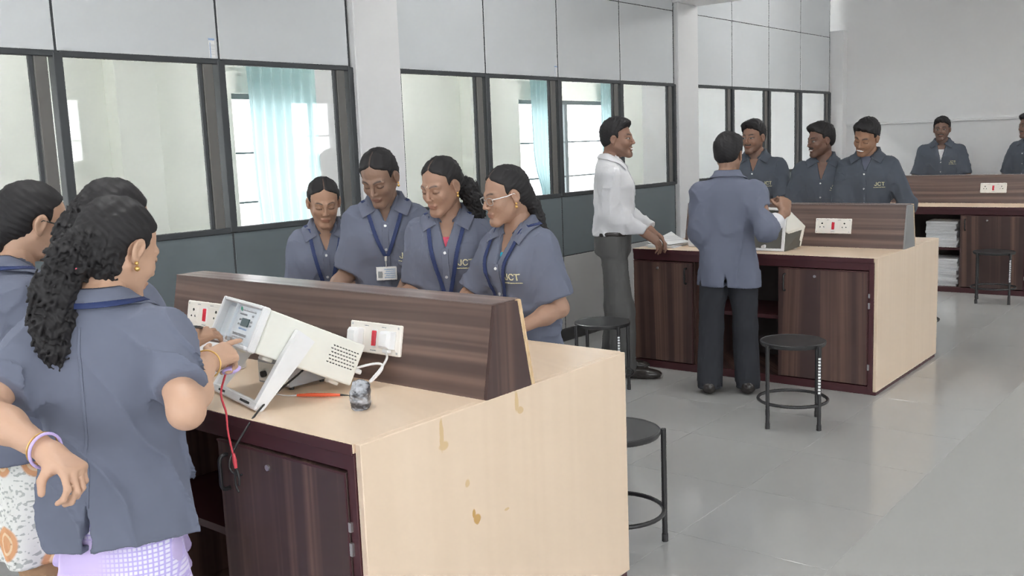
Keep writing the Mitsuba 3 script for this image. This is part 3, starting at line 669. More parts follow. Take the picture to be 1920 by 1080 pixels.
def paisley_c(p, n, uv):
    x, y = (p.x * .8 + p.y * .6) * 9.5, p.z * 9.5
    d, d2, w = voronoi(x, y)
    o = smoothstep(.46, .38, d) * smoothstep(.12, .2, w)
    ring = smoothstep(.05, .02, dr.abs(d - .24)) * o
    s = smoothstep(.62, .70, noise(p.x * 110 + 5, p.y * 110, p.z * 140))
    c = mix((.70, .70, .67), (.33, .35, .33), s * .8)
    return mix(mix(c, (.60, .31, .16), o), (.72, .52, .34), ring)
mat('paisley_cloth', proc(paisley_c), .85)

def hand_sdf(p, W, d, dorsal, side, k=1.0, curl=(.35, .45, .3), spread=.06, thumb=(.8, .55, -.2), point=False):
    """side +1 right hand, -1 left; d along the fingers, dorsal out of the back of the hand"""
    d = np.asarray(d, float); d /= np.linalg.norm(d); z = np.asarray(dorsal, float); z = z - d * (z @ d); z /= np.linalg.norm(z)
    x = -np.cross(d, z) * side
    q = (p - np.asarray(W)) @ np.stack([x, d, z], 1) / k
    out = None
    mx = [.028, .0095, -.0095, -.027]; my = [.083, .088, .084, .075]
    for i in range(4):
        c = rcone(q, (mx[i] * .55, .002, 0), (mx[i], my[i], .002), .0165, .0115)
        out = c if out is None else smin(out, c, .016)
    out = smin(out, rcone(q, (.014, .012, -.006), (.030, .048, -.012), .015, .012), .015)
    L = [[.041, .024, .021], [.045, .029, .022], [.041, .027, .022], [.032, .020, .019]]
    R = [.0086, .0088, .0083, .0074]
    fing = None
    for i in range(4):
        a = np.array([mx[i], my[i], .001]); sp = (1.5 - i) * spread; ang = 0; pts = [a]
        cu = (.12, .1, .08) if (point and i == 0) else curl
        for j in range(3):
            ang += cu[j] * (1 + .08 * i)
            a = a + L[i][j] * np.array([math.sin(sp), math.cos(sp) * math.cos(ang), -math.sin(ang)]); pts.append(a)
        c = None
        for j in range(3):
            s = rcone(q, pts[j], pts[j + 1], R[i] * (1 - .09 * j), R[i] * (1 - .09 * (j + 1)))
            c = s if c is None else smin(c, s, .004)
        fing = c if fing is None else np.minimum(fing, c)
    out = smin(out, fing, .007)
    t0 = np.array([.027, .038, -.010]); td = np.array(thumb) / np.linalg.norm(thumb)
    t1 = t0 + td * .036; t2 = t1 + (td + np.array([-.25, .45, -.1])) / np.linalg.norm(td + np.array([-.25, .45, -.1])) * .029
    th = smin(rcone(q, t0, t1, .0125, .0098), rcone(q, t1, t2, .0098, .0080), .004)
    return smin(out, th, .010) * k

def head_sdf(q, fem, smile=0):
    """a head in its own frame, face towards +y, about .235 m tall"""
    ax = np.abs(q[:, 0]); m = q.copy(); m[:, 0] = ax
    d = ell(q, (0, -.016, .030), (.0745, .094, .088))
    d = smin(d, ell(q, (0, .022, -.040), (.058, .064, .072)), .03)
    d = smin(d, rcone(m, (.050, -.012, -.045), (.014, .066, -.098), .017, .016), .028)
    d = smin(d, rcone(q, (-.010, .073, -.101), (.010, .073, -.101), .0145, .0145), .02)
    d = smin(d, ell(m, (.036, .058, -.026), (.022, .020, .022)), .022)
    d = smin(d, rcone(m, (.010, .079, .021), (.043, .066, .020), .0095, .009), .016)
    d = smax(d, -ell(m, (.031, .096, .001), (.017, .016, .012)), .014)
    d = smin(d, ell(m, (.031, .0715, .001), (.0145, .0125, .0115)), .004)
    d = smin(d, rcone(q, (0, .083, .014), (0, .1035, -.026), .0060, .0092), .012)
    d = smin(d, ell(m, (.0105, .0935, -.031), (.0072, .0095, .0062)), .006)
    d = smin(d, ell(m, (.011, .0845, -.0585), (.0145 + .004 * smile, .0085, .0052)), .008)
    d = smin(d, ell(q, (0, .0845, -.0690), (.0190, .0086, .0062)), .008)
    d = smax(d, -ell(q, (0, .098, -.0635), (.022 + .006 * smile, .006, .0018 + .004 * smile)), .004)
    e = m - np.array([.0745, -.006, -.004]); c, s = math.cos(.25), math.sin(.25)
    e = np.stack([e[:, 0] - .35 * np.maximum(-e[:, 1], 0), e[:, 1] * c - e[:, 2] * s, e[:, 1] * s + e[:, 2] * c], 1)
    ear = smin(ell(e, (.004, -.004, .004), (.0075, .0185, .0275)), ell(e, (.002, .004, -.022), (.006, .010, .011)), .01)
    ear = smax(ear, -ell(e, (.013, .0, .003), (.008, .009, .0155)), .005)
    return smin(d, ear, .006)

def paint_head(q, base, o):
    """skin colours over the head: lips, brows, lash lines, stubble"""
    col = np.tile(base, (len(q), 1)); ax = np.abs(q[:, 0])
    def on(m, c, w=1.0):
        m = (np.clip(m, 0, 1) * w)[:, None]; col[:] = col * (1 - m) + np.asarray(c) * m
    front = q[:, 1] > .045
    lip = np.exp(-((q[:, 0] / .024) ** 4)) * np.exp(-(((q[:, 2] + .064) / .0105) ** 4)) * (q[:, 1] > .077)
    on(lip, base * np.array([.80, .58, .58]) + np.array([.012, 0, .003]), .65)
    zb = .0275 - .25 * (np.abs(ax - .033) ** 2) / .02
    brow = np.exp(-((q[:, 2] - zb) / (.0038 if o['fem'] else .0052)) ** 2) * np.clip((ax - .009) / .006, 0, 1) * np.clip((.054 - ax) / .012, 0, 1) * front
    on(brow, (.014, .011, .011), .92)
    if o.get('eyes', 'down') == 'down':
        zl = -.0045 - 2.6 * (ax - .031) ** 2 * -1
        lash = (np.abs(q[:, 2] - zl) < .0026) & (ax > .016) & (ax < .047) & (q[:, 1] > .06)
        on(lash * 1.0, (.02, .014, .013), .85)
        lid = np.exp(-(((ax - .031) / .017) ** 4) - ((q[:, 2] - .002) / .012) ** 4) * front
        on(lid, base * .72, .5)
    else:
        eye = ((ax - .031) / .0150) ** 2 + ((q[:, 2] - .0005) / .0060) ** 2 < 1
        on((eye & (q[:, 1] > .06)) * 1.0, (.30, .27, .25), .9)
        ir = ((ax - .031) ** 2 + (q[:, 2] - .0005) ** 2 < .0058 ** 2) & eye & (q[:, 1] > .06)
        on(ir * 1.0, (.012, .009, .008))
        rim_ = (np.abs(((ax - .031) / .0165) ** 2 + ((q[:, 2] - .001) / .0075) ** 2 - 1) < .35) & (q[:, 2] > 0) & (q[:, 1] > .06)
        on(rim_ * 1.0, (.02, .015, .014), .8)
    if o.get('stubble'):
        st = np.clip((-.042 - q[:, 2]) / .02, 0, 1) * np.clip((q[:, 1] + .02) / .03, 0, 1) * (1 - np.clip(lip * 1.5, 0, 1))
        on(st, (.02, .018, .017), .45 * o['stubble'])
        mu = (np.abs(q[:, 2] + .0490) < .0062) & (ax < .028) & (q[:, 1] > .072)
        on(mu * 1.0, (.014, .012, .012), .9 if o['stubble'] > .5 else .35)
    if o.get('bindi'): on(((q[:, 0] ** 2 + (q[:, 2] - .028) ** 2) < .003 ** 2) * (q[:, 1] > .06) * 1.0, (.75, .62, .5))
    return np.clip(col, 0, 1)

def hair_sdf(q, style, seed):
    ax = np.abs(q[:, 0]); m = q.copy(); m[:, 0] = ax
    fem = style != 'short'
    th = math.atan2(.02, .09)
    ang = np.arctan2(q[:, 0], q[:, 2] - .0)            # round the head, for strands
    if fem:
        d = ell(q, (0, -.020, .034), (.0815, .100, .0925))
        d = smin(d, ell(q, (0, -.062, -.015), (.062, .050, .058)), .03)
        # parted, drawn back: strands run from the parting to the nape
        st = .0011 * np.sin(q[:, 2] * 330 + q[:, 1] * 120 + 3 * np.sin(q[:, 1] * 40) + ax * 150) + .0016 * np.sin(ax * 210 + q[:, 1] * 25 + 2 * np.sin(q[:, 2] * 60))
        part = np.exp(-(q[:, 0] / .0035) ** 2) * (q[:, 1] > -.03) * (q[:, 2] > .05)
        d = d + st + .005 * part
        cut = (q[:, 1] - .050) * .86 - (q[:, 2] - .060) * .62 + .012 - .36 * ax       # forehead hairline
        face = np.maximum(cut, -(.0) + 0 * cut)
        side = (q[:, 1] - .020) * .95 + np.maximum(-.012 - q[:, 2], -.02) * .25     # before the ears
        lowside = np.where(q[:, 2] < .035, side + .010 * np.maximum(0, 1) * 0, -9)
        ear = -ell(m, (.078, -.004, -.008), (.022, .026, .034))
        nape = -.078 - q[:, 2] + .0 * ax
        d = smax(d, cut, .012)
        d = smax(d, np.where(q[:, 2] < .05, side, side - (q[:, 2] - .05) * 1.2), .010)
        d = smax(d, ear, .008)
        d = smax(d, nape, .01)
    else:
        d = ell(q, (0, -.014, .045), (.086, .105, .098))
        d = smin(d, ell(q, (0, -.058, -.005), (.064, .050, .055)), .03)
        tuft = .0035 * np.sin(q[:, 0] * 130 + 2 * np.sin(q[:, 1] * 70)) * np.sin(q[:, 1] * 110 + 2 * np.sin(q[:, 0] * 90)) + .0018 * np.sin(q[:, 0] * 320 + q[:, 2] * 260) * np.sin(q[:, 1] * 300)
        d = d - tuft * np.clip((q[:, 2] - .0) / .05, .25, 1)
        d = smin(d, ell(q, (.012, .050, .098), (.055, .036, .026)), .03)             # fringe swept up
        cut = (q[:, 1] - .060) * .80 - (q[:, 2] - .063) * .60 + .006 * np.sin(q[:, 0] * 150)
        side = np.where(q[:, 2] < .045, q[:, 1] - .022 + np.maximum(-q[:, 2], 0) * .15, q[:, 1] - .022 - (q[:, 2] - .045) * 1.6)
        d = smax(d, cut, .01); d = smax(d, side, .008)
        d = smax(d, -ell(m, (.078, -.004, -.006), (.018, .022, .031)), .006)
        d = smax(d, -.062 - q[:, 2] - .3 * np.maximum(ax - .03, 0), .01)
        d = smax(d, np.where((q[:, 1] > -.035), -.030 - q[:, 2], -9), .008)
    return d

JOBS = []
def person(pos, phi, h, label, fem=True, skin=(.34, .19, .125), lean=0.0, turn=0.0, head=(0, 0, 0), neck=(0, 0), eyes='down', stubble=0, smile=0, bindi=False, hair='plain', tail=None,
           arms=None, sleeve=(.95, .95), jacket='jacket_cloth', logo=True, lower='salwar', inner=None, vneck=.11, lanyard=None, card=False, glasses=False, earring=False, glove=None,
           res=1.0, seed=1, width=1.0, extras=None, top='jacket', hem=None, feet=None, slit=None, kurta=None, fold=1.25, group=None, hand_opts=None, flare=1.0):
    """One person: a continuous body with hair and clothes as children. phi: the way the body faces (degrees, 0 = +x). Local frame: x right, y forward, z up."""
    K = key('person'); tag(K, label, 'person', group)
    A = math.radians(phi - 90); R = rotz(A); O = np.array([pos[0], pos[1], 0.0])
    s = h / 1.6
    W = lambda v: np.asarray(v) @ R.T + O
    Lc = lambda v: (np.asarray(v, float) - O) @ R                                  # world -> local
    zh = .86 * s; tl = math.tan(lean)
    def sh(p):  # unbend
        q = p.copy(); q[:, 1] -= tl * np.maximum(p[:, 2] - zh, 0); return q
    def bend(v):
        v = np.array(v, float); v[..., 1] += tl * np.maximum(v[..., 2] - zh, 0); return v
    wd = width * (1.0 if fem else 1.10)
    ry = lambda *r: [(z * s, a * s * wd, b * s, c * s) for z, a, b, c in r]
    bodyL = Loft(ry((.72, .140, .092, -.005), (.80, .146, .098, -.012), (.87, .140, .094, -.005), (.97, .128, .088, 0), (1.08, .138, .094, .004), (1.18, .148, .098, .006), (1.25, .140, .084, -.004),
                    (1.305, .100, .064, -.014), (1.340, .060, .056, -.016), (1.372, .048, .052, -.010)))
    hz = (hem if hem is not None else .68) / s
    fl = flare
    jw = width if fem else width * .97
    rj = lambda *r: [(z * s, a * s * jw, b * s, c * s) for z, a, b, c in r]
    jackL = Loft(rj((hz - .05, .186 * fl, .135 * fl, -.004), (.80, .183 * fl, .134 * fl, -.006), (.88, .174, .128, -.004), (.98, .162, .118, .0), (1.08, .165, .120, .006), (1.17, .168, .122, .008), (1.245, .160, .106, -.004),
                    (1.305, .118, .086, -.014), (1.345, .076, .070, -.016), (1.366, .062, .062, -.010)), 2.35)
    shx, shz = (.150 if fem else .156) * s * wd, 1.248 * s
    SH = {1: bend((shx, -.006 * s, shz)), -1: bend((-shx, -.006 * s, shz))}
    AR = {}
    for sd in (1, -1):
        g = (arms or {}).get(sd)
        if g is None:
            g = [bend((sd * (shx + .055 * s), -.01, 1.0 * s)), bend((sd * (shx + .03 * s), .10, .80 * s)), (0, .5, -.8), (sd * 1, .2, .2)]
        elif g[0] == 'w':
            g = [Lc(g[1]), Lc(g[2]), np.asarray(g[3]) @ R, np.asarray(g[4]) @ R]
        else: g = list(g[1:])
        AR[sd] = [np.asarray(v, float) for v in g]
    # ---- head frame
    hy, hp, hr = [math.radians(v) for v in head]
    HR = rotz(hy) @ rotx(-hp) @ roty(hr)
    hs = h / 1.6 * (.985 if fem else .975)
    hs = .30 * 1.0 + .70 * hs if fem else .4 + .6 * hs
    NB = bend((0, -.010 * s, 1.335 * s))
    AT = bend((neck[0], .012 + neck[1], 1.335 * s + .085)) + np.array([0, .006 + .03 * max(hp, 0), -.008 * max(hp, 0)])    # top of the neck
    HC = AT + HR @ np.array([0, .022, .045]) * hs
    Hq = lambda p: (p - HC) @ HR / hs
    Hw = lambda v: np.asarray(v) * hs @ HR.T + HC
    # ---- body pieces
    ho = hand_opts or {}
    up_r, fa_r = (.043, .038) if fem else (.048, .041)
    def arm_f(sd):
        E, Wr, dd, nn = AR[sd]
        o = dict(curl=(.35, .45, .3)); o.update(ho.get(sd, {}))
        def f(p):
            d = smin(rcone(p, SH[sd], E, up_r * .9 * s, fa_r * s), rcone(p, E, E + (Wr - E) * .35, fa_r * s, .037 * s), .02)
            d = smin(d, rcone(p, E + (Wr - E) * .35, Wr, .037 * s, .0245 * s), .03)
            return smin(d, hand_sdf(p, Wr, dd, nn, sd, (.97 if fem else 1.06) * s, **o), .018)
        pts = np.array([SH[sd], E, Wr, Wr + dd / np.linalg.norm(dd) * .2])
        return f, pts.min(0) - .075, pts.max(0) + .075
    lx = .085 * s
    FT = feet or ((-lx - .02, .0), (lx + .02, .0))
    def torso_f(p):
        q = sh(p); d = bodyL(q)
        if fem:
            m = q.copy(); m[:, 0] = np.abs(m[:, 0]); d = smin(d, ell(m, np.array([.062, .075, 1.155]) * s, np.array([.052, .046, .052]) * s), .04)
        d = smin(d, rcone(p, NB - [0, .006, .03], AT + [0, -.014, 0], .055 * s, .046 * s), .03)
        d = smin(d, rcone(p, bend((-shx * .9, -.006, shz)), bend((shx * .9, -.006, shz)), .036 * s, .036 * s), .03)
        for (fx, fy), sg_ in zip(FT, (-1, 1)):
            hp_, an = np.array([sg_ * lx, -.005, .80 * s]), np.array([fx, fy - .01, .085])
            kn = (hp_ + an) / 2 + [0, .02, 0]
            d = smin(d, np.minimum(rcone(p, hp_, kn, .064 * s, .048 * s), rcone(p, kn, an, .048 * s, .034 * s)), .03)
            d = smin(d, rcone(p, an - [0, .02, .05], np.array([fx * 1.1, fy + .13, .035]), .032, .027), .02)
        return d + .014 * np.clip((.95 * s - p[:, 2]) / .08, 0, 1) * np.clip((p[:, 2] - .15) / .1, 0, 1)
    def neck_head(p):
        d = head_sdf(Hq(p), fem, smile) * hs
        a = Hw((0, -.028, -.030)); 
        return smin(d, smin(rcone(p, AT + [0, -.016, -.01], a, .047 * s, .050 * s), rcone(p, NB, AT + [0, -.016, -.01], .052 * s, .047 * s), .02), .02)
    # ---- jacket or shirt
    SL = {}
    for sd, cu in zip((1, -1), sleeve):
        E, Wr = AR[sd][:2]
        c = SH[sd] + (E - SH[sd]) * cu if cu <= 1 else E + (Wr - E) * (cu - 1)
        dn = (E - SH[sd]) if cu <= 1 else (Wr - E); SL[sd] = (c, dn / np.linalg.norm(dn), cu)
    loose = 1.0 if top == 'jacket' else .82
    vz1, vz0 = 1.375 * s, (1.345 - vneck) * s - .03
    def jacket_f(p, detail=True, neck_open=True):
        q = sh(p); d = jackL(q)
        if fem:
            m = q.copy(); m[:, 0] = np.abs(m[:, 0]); d = smin(d, ell(m, np.array([.066, .078, 1.150]) * s, np.array([.062, .060, .066]) * s), .06)
        if detail:
            am = np.clip((1.28 * s - q[:, 2]) / .3, .15, 1)
            d = d - fold * (.0060 * np.maximum(wr(q, seed, (9, 9, 4)), -.35) + .0085 * np.maximum(ridge(q, seed + 5, (17, 17, 10)), 0) ** 2.5) * am
            th_ = np.arctan2(q[:, 0], q[:, 1])
            d = d - .011 * np.clip((.98 * s - q[:, 2]) / .3, 0, 1) * np.sin(th_ * 4 + seed + .8 * np.sin(q[:, 2] * 7))
        for sd in (1, -1):
            c, dn, cu = SL[sd]; E, Wr = AR[sd][:2]
            pr_, er, wr_ = .057 * s * loose, (.060 if cu <= 1.05 else .056) * s * loose, .041 * s
            if cu <= 1:
                a = rcone(p, SH[sd], SH[sd] + (E - SH[sd]) * max(cu, .5) * 1.0, pr_, er * 1.05)
                a = rcone(p, SH[sd], c + dn * .03, pr_, er * 1.06)
            else:
                a = smin(rcone(p, SH[sd], E, pr_, er), rcone(p, E, c + dn * .02, er, wr_ * 1.08 + (er - wr_) * max(0, 1 - (cu - 1) * 1.2)), .03)
            if detail:
                a = a - fold * (.0055 * wr(p, seed + 9 * sd, (10, 10, 8)) + .008 * np.maximum(ridge(p, seed + 11 + sd, (22, 22, 14)), 0) ** 2.5)
            cut = (p - c) @ dn
            near = np.linalg.norm(p - c, axis=1) < .115
            if cu > 1: near &= (p - E) @ dn > -.01
            cut = np.where(near, cut, -.05)
            a = smax(a, cut, .004)
            a = np.maximum(a, -np.maximum(a + .0165 * max(res, 1), -cut - .025))
            d = smin(d, a, .075)
        zb = hz * s + .012 * np.sin(np.arctan2(q[:, 0], q[:, 1]) * 2 + seed) * (1 if fem else .5)
        hemc = zb - q[:, 2]
        d = smax(d, hemc, .004)
        d = np.maximum(d, -np.maximum(d + .0150 * max(res, 1), -hemc - .04))
        if not neck_open: return d
        # open neck
        w = np.clip((q[:, 2] - vz0) / (vz1 - vz0), -1, 1) * .058 * s
        v = np.maximum(np.abs(q[:, 0]) - w, np.maximum(-.01 - q[:, 1], vz0 - q[:, 2]))
        d = smax(d, -v, .004)
        d = np.maximum(d, -rcone(p, NB + [0, .004, .0], NB + [0, .012, .12], .055 * s, .062 * s))
        if slit is not None:
            a0, zt, aw = slit
            an = np.arctan2(q[:, 0], -q[:, 1]) - a0                                   # azimuth from the back
            ws = aw * np.clip((zt - q[:, 2]) / (zt - hz * s), 0, 1)
            d = np.where(np.abs(an) < 1.2, np.maximum(d, -np.maximum((np.abs(an) - ws) * .15, np.maximum(q[:, 2] - zt, q[:, 1]))), d)
        return d
    def surf(P, off, it=7, plain=False):
        """move points on to the jacket's surface, off metres proud of it"""
        P = np.array(P, float); e = .004
        for _ in range(it):
            jf = (lambda q: jacket_f(q, False, False)) if plain else jacket_f
            d = jf(P) - off
            g = np.stack([jf(P + np.eye(3)[k] * e) - jf(P - np.eye(3)[k] * e) for k in range(3)], 1) / (2 * e)
            P = P - np.clip(d, -.03, .03)[:, None] * g / np.maximum((g * g).sum(1, keepdims=True), .3) * .8
        return P
    def front(xz, off):
        """chest points from (x, z) in the unbent frame: marched inwards from the front"""
        xz = np.asarray(xz, float); y = np.full(len(xz), .24 * s)
        for i in range(24):
            P = bend(np.stack([xz[:, 0], y, xz[:, 1]], 1)); d = jacket_f(P) - off
            y = y - np.clip(d * .85, -.02, .06)
        return bend(np.stack([xz[:, 0], y, xz[:, 1]], 1))
    def strip(xz, dx, off):
        """columns of chest points at the offsets dx beside a line, in one go"""
        xz = np.asarray(xz, float); n = len(xz); al = np.vstack([xz + [o, 0] for o in dx])
        of = np.repeat(np.broadcast_to(off, len(dx)), n)
        return np.swapaxes(front(al, of).reshape(len(dx), n, 3), 0, 1)
    def sheet(P, th, flip=False):
        """a grid of points (m, n, 3) as a thin closed sheet"""
        m_, n_ = P.shape[:2]; u = np.gradient(P, axis=0); v = np.gradient(P, axis=1); N = np.cross(u, v); N /= np.linalg.norm(N, axis=2, keepdims=True) + 1e-9
        if flip: N = -N
        V = np.vstack([(P + N * th / 2).reshape(-1, 3), (P - N * th / 2).reshape(-1, 3)]); k = m_ * n_
        i = (np.arange(m_ - 1)[:, None] * n_ + np.arange(n_ - 1)).ravel()
        q = np.stack([i, i + 1, i + n_ + 1, i + n_], 1)
        loop = np.r_[np.arange(n_), np.arange(2, m_ + 1) * n_ - 1, (m_ - 1) * n_ + np.arange(n_ - 2, -1, -1), np.arange(m_ - 2, 0, -1) * n_]
        l2 = np.roll(loop, -1)
        q = np.vstack([q[:, ::-1], q + k, np.stack([loop, l2, l2 + k, loop + k], 1)])
        return trimesh.Trimesh(V, np.vstack([q[:, [0, 1, 2]], q[:, [0, 2, 3]]]), process=False)
    jm = jacket
    out = []     # (name, parent suffix, mesh in local coordinates, bsdf, smooth, colour or None, label)
    def add(name, mesh, bsdf, smooth=True, parent='', color=None, lab=None): out.append((name, parent, mesh, bsdf, smooth, color, lab))
    def work():
        base = np.array(skin)
        # body
        parts = [net(torso_f, [-.36 * s, -.30, -.01], [.36 * s, .36 + max(0, tl) * .55, 1.44 * s], .012 * res)]
        lo = np.minimum(HC - .17, NB - .09); hi = np.maximum(HC + .17, NB + .05); lo[2] = NB[2] - .04
        parts.append(net(neck_head, lo, hi, .0036 * res))
        for sd in (1, -1):
            f, a, b = arm_f(sd); parts.append(net(f, a, b, .0042 * res))
        try:
            ms = [m3.Manifold(m3.Mesh(np.asarray(m.vertices, np.float32), np.asarray(m.faces, np.uint32))) for m in parts]
            u = ms[0]
            for m in ms[1:]: u = u + m
            if u.is_empty() or u.num_tri() < 1000: raise ValueError
            mm = u.to_mesh(); body = trimesh.Trimesh(mm.vert_properties[:, :3], mm.tri_verts, process=False)
        except Exception as e:
            body = cat(*parts)
        V = np.asarray(body.vertices); q = Hq(V)
        near = (np.linalg.norm(q, axis=1) < .16)
        col = np.tile(base, (len(V), 1)) * (1 + .10 * (meshkit.fbm(V * 14, 2, seed)[:, None] - .5))
        col[near] = paint_head(q[near], base, dict(fem=fem, eyes=eyes, stubble=stubble, bindi=bindi)) 
        nails = None
        add('body', body, 'skin', True, '', col)
        # hair
        hf = lambda p: hair_sdf(Hq(p), 'short' if hair == 'short' else 'fem', seed) * hs
        tl_pts = None
        if tail is not None:
            T_ = np.array(tail, float); P_ = Hw(T_[:, :3]); Rr = T_[:, 3] * hs
            def hf(p):
                d = hair_sdf(Hq(p), 'fem', seed) * hs
                t = None
                for i in range(len(P_) - 1):
                    c = rcone(p, P_[i], P_[i + 1], Rr[i], Rr[i + 1]); t = c if t is None else smin(t, c, .012)
                rough_ = .0065 if hair == 'curly' else .0025
                q = Hq(p)
                t = t - rough_ * np.sin(q[:, 0] * 190 + 2 * np.sin(q[:, 2] * 120)) * np.sin(q[:, 2] * 150 + 2 * np.sin(q[:, 1] * 140)) - .35 * rough_ * np.sin(q[:, 1] * 420 + q[:, 0] * 300)
                return smin(d, t, .02)
            tl_pts = P_
        lo, hi = HC - .14 * hs, HC + .15 * hs
        if tl_pts is not None: lo, hi = np.minimum(lo, tl_pts.min(0) - .08), np.maximum(hi, tl_pts.max(0) + .08)
        hm = net(hf, lo, hi, .0036 * res)
        q = Hq(np.asarray(hm.vertices))
        hc = np.array([.0115, .0105, .0115]) * (1 + .9 * (np.clip(np.sin(q[:, 2] * 330 + q[:, 1] * 120 + np.abs(q[:, 0]) * 150), 0, 1) * .35)[:, None])
        if fem: hc = hc + (np.exp(-(q[:, 0] / .0022) ** 2) * (q[:, 1] > -.02) * (q[:, 2] > .05))[:, None] * base * .35
        add('hair', hm, 'hair', True, '', hc)
        if eyes != 'down':
            for sx in (-1, 1):
                e = trimesh.creation.icosphere(subdivisions=3, radius=.0118); ev = np.asarray(e.vertices)
                r2 = np.hypot(ev[:, 0], ev[:, 2]); cc = np.tile([.36, .33, .31], (len(ev), 1)); cc[(r2 < .0062) & (ev[:, 1] > 0)] = (.02, .012, .009)
                e.vertices = Hw(ev + [sx * .031, .0706, .0005]); add('eye', e, 'skin', True, '', cc)
        if smile:
            tm = trimesh.creation.icosphere(subdivisions=3, radius=1.0); tm.vertices = Hw(np.asarray(tm.vertices) * [.0205 + .003 * smile, .0090, .0058] + [0, .0880, -.0632]); add('teeth', tm, 'white_plastic')
        # jacket
        ex = [SL[1][0], SL[-1][0], SH[1], SH[-1]]
        lo = np.minimum(np.min(ex, 0) - .11, [-.29 * s * fl, -.26, hz * s - .03]); hi = np.maximum(np.max(ex, 0) + .11, [.29 * s * fl, .30 + max(0, tl) * .55, 1.40 * s])
        add(top, net(jacket_f, lo, hi, .0068 * res), jm)
        # collar
        nU, nV = 46, 5
        ph = np.linspace(-158, 158, nU) if top == 'jacket' else np.linspace(-168, 168, nU)
        G = np.zeros((nU, nV, 3)); zc = 1.362 * s
        for i, a_ in enumerate(np.radians(ph)):
            fr_ = np.clip((abs(math.degrees(a_)) - 70) / 88, 0, 1)                    # 0 back and side, 1 front
            dr_ = np.array([math.sin(a_), -math.cos(a_), 0]); do_ = dr_ * (1 - .8 * fr_) + np.array([np.sign(a_), .25, 0]) * .8 * fr_; do_ /= np.linalg.norm(do_)
            r0 = np.array([.062, .060]) * s
            ring = np.array([dr_[0] * r0[0], dr_[1] * r0[1] - .002, zc + .010 - .062 * fr_ ** 1.2])
            wid = (.048 + .034 * fr_) * s * (1 if top == 'jacket' else .75)
            for j, (rad, dz) in enumerate([(0, -.012), (.005, .004), (.016, .001), (.6 * wid, -.014), (wid, -.026)]):
                G[i, j] = ring + (dr_ * (1 - j / 4) + do_ * j / 4) * rad * [1, 1, 0] + [0, 0, dz - .022 * fr_ ** 2 * (j / 4)]
        P_ = bend(G.reshape(-1, 3)).reshape(nU, nV, 3)
        for j, off in ((3, .012), (4, .0085)):
            P_[:, j] = surf(P_[:, j], off, 7, True)
        add('collar', sheet(P_, .0035, True), jm, True, '__' + top)
        # front placket and buttons
        if top == 'jacket' or not fem:
            zz = np.linspace(vz0 + .005, max(hz * s + .02, .75 * s), 30)
            Q = strip(np.stack([0 * zz, zz], 1), (-.014, 0, .014), .0022)
            add('placket', sheet(Q, .003), jm, True, '__' + top)
            for zb_ in (vz0 - .012, vz0 - .115, vz0 - .22):
                c_ = front([[0, zb_]], .004)[0]; n_ = front([[0.0, zb_ + .01], [.01, zb_]], .004) - c_; n_ = np.cross(n_[1], n_[0]); n_ /= np.linalg.norm(n_)
                add('button', cyl(c_ - n_ * .002, c_ + n_ * .002, .0062, 12), 'white_plastic' if zb_ == vz0 - .012 else 'grey_plastic', 30, '__' + top)
        if logo:
            tmesh = meshkit.text_mesh('JCT', .025, .002, bold=True)
            tmesh = tmesh.subdivide_to_size(.008); tv = np.asarray(tmesh.vertices)
            wid = tv[:, 0].max()
            bar = bx((-.004, -.013, 0), (wid + .004, -.0095, .002)).subdivide_to_size(.008)
            for nm, me in (('logo_lettering', tmesh), ('logo_underline', bar)):
                v_ = np.asarray(me.vertices); cx = -.098 * s * wd; cz = (logo if logo is not True else 1.115) * s
                me.vertices = front(np.stack([-(v_[:, 0] - wid / 2) + cx, v_[:, 1] + cz], 1), (.0018 if nm == 'logo_lettering' else .0042) + .0022 * max(res - 1, 0)) + np.outer(v_[:, 2] * .5 + .0008, [0, 1, 0])
                me.invert() if False else None
                add(nm, me, 'thread', False, '__' + top)
        # inner garment at the neck
        if inner:
            iL = lambda p: np.maximum(np.maximum(bodyL(sh(p)) - .006, p[:, 2] - (vz0 + (.052 if fem else .12) * s)), vz0 - .06 - p[:, 2])
            add('inner_top', net(iL, [-.2, -.2, vz0 - .08], [.2, .3 + tl * .5, vz0 + .16], .008 * res), inner)
        if lanyard:
            zb_ = lanyard * s
            for sx in (-1, 1):
                n_ = 24; t_ = np.linspace(0, 1, n_)
                xz = np.stack([sx * (.082 * s * (1 - t_) ** .85 + .004), 1.325 * s + (zb_ - 1.325 * s) * t_], 1)
                Q = strip(xz, (-.0085, 0, .0085), .0075 + (sx > 0) * .0015)
                add('lanyard', sheet(Q, .0016), 'dark_blue_ribbon')
            # round the back of the neck, over the collar's foot
            an_ = np.radians(np.linspace(-112, 112, 30))
            Q = np.stack([surf(bend(np.stack([np.sin(an_) * (.098 + k_) * s, -np.cos(an_) * (.092 + k_) * s, (1.345 - k_ * .6) * s + 0 * an_], 1)), .0135, 7, True) for k_ in (0, .007, .014)], 1)
            add('lanyard', sheet(Q, .0016), 'dark_blue_ribbon')
            c_ = front([[.004, zb_ - .008]], .008)[0]
            add('lanyard_clip', cat(bx(c_ - [.006, .003, .014], c_ + [.006, .003, .012], .002), bx(c_ - [.0025, .0025, .042], c_ + [.0025, .0025, -.014], .001)), 'steel', 30)
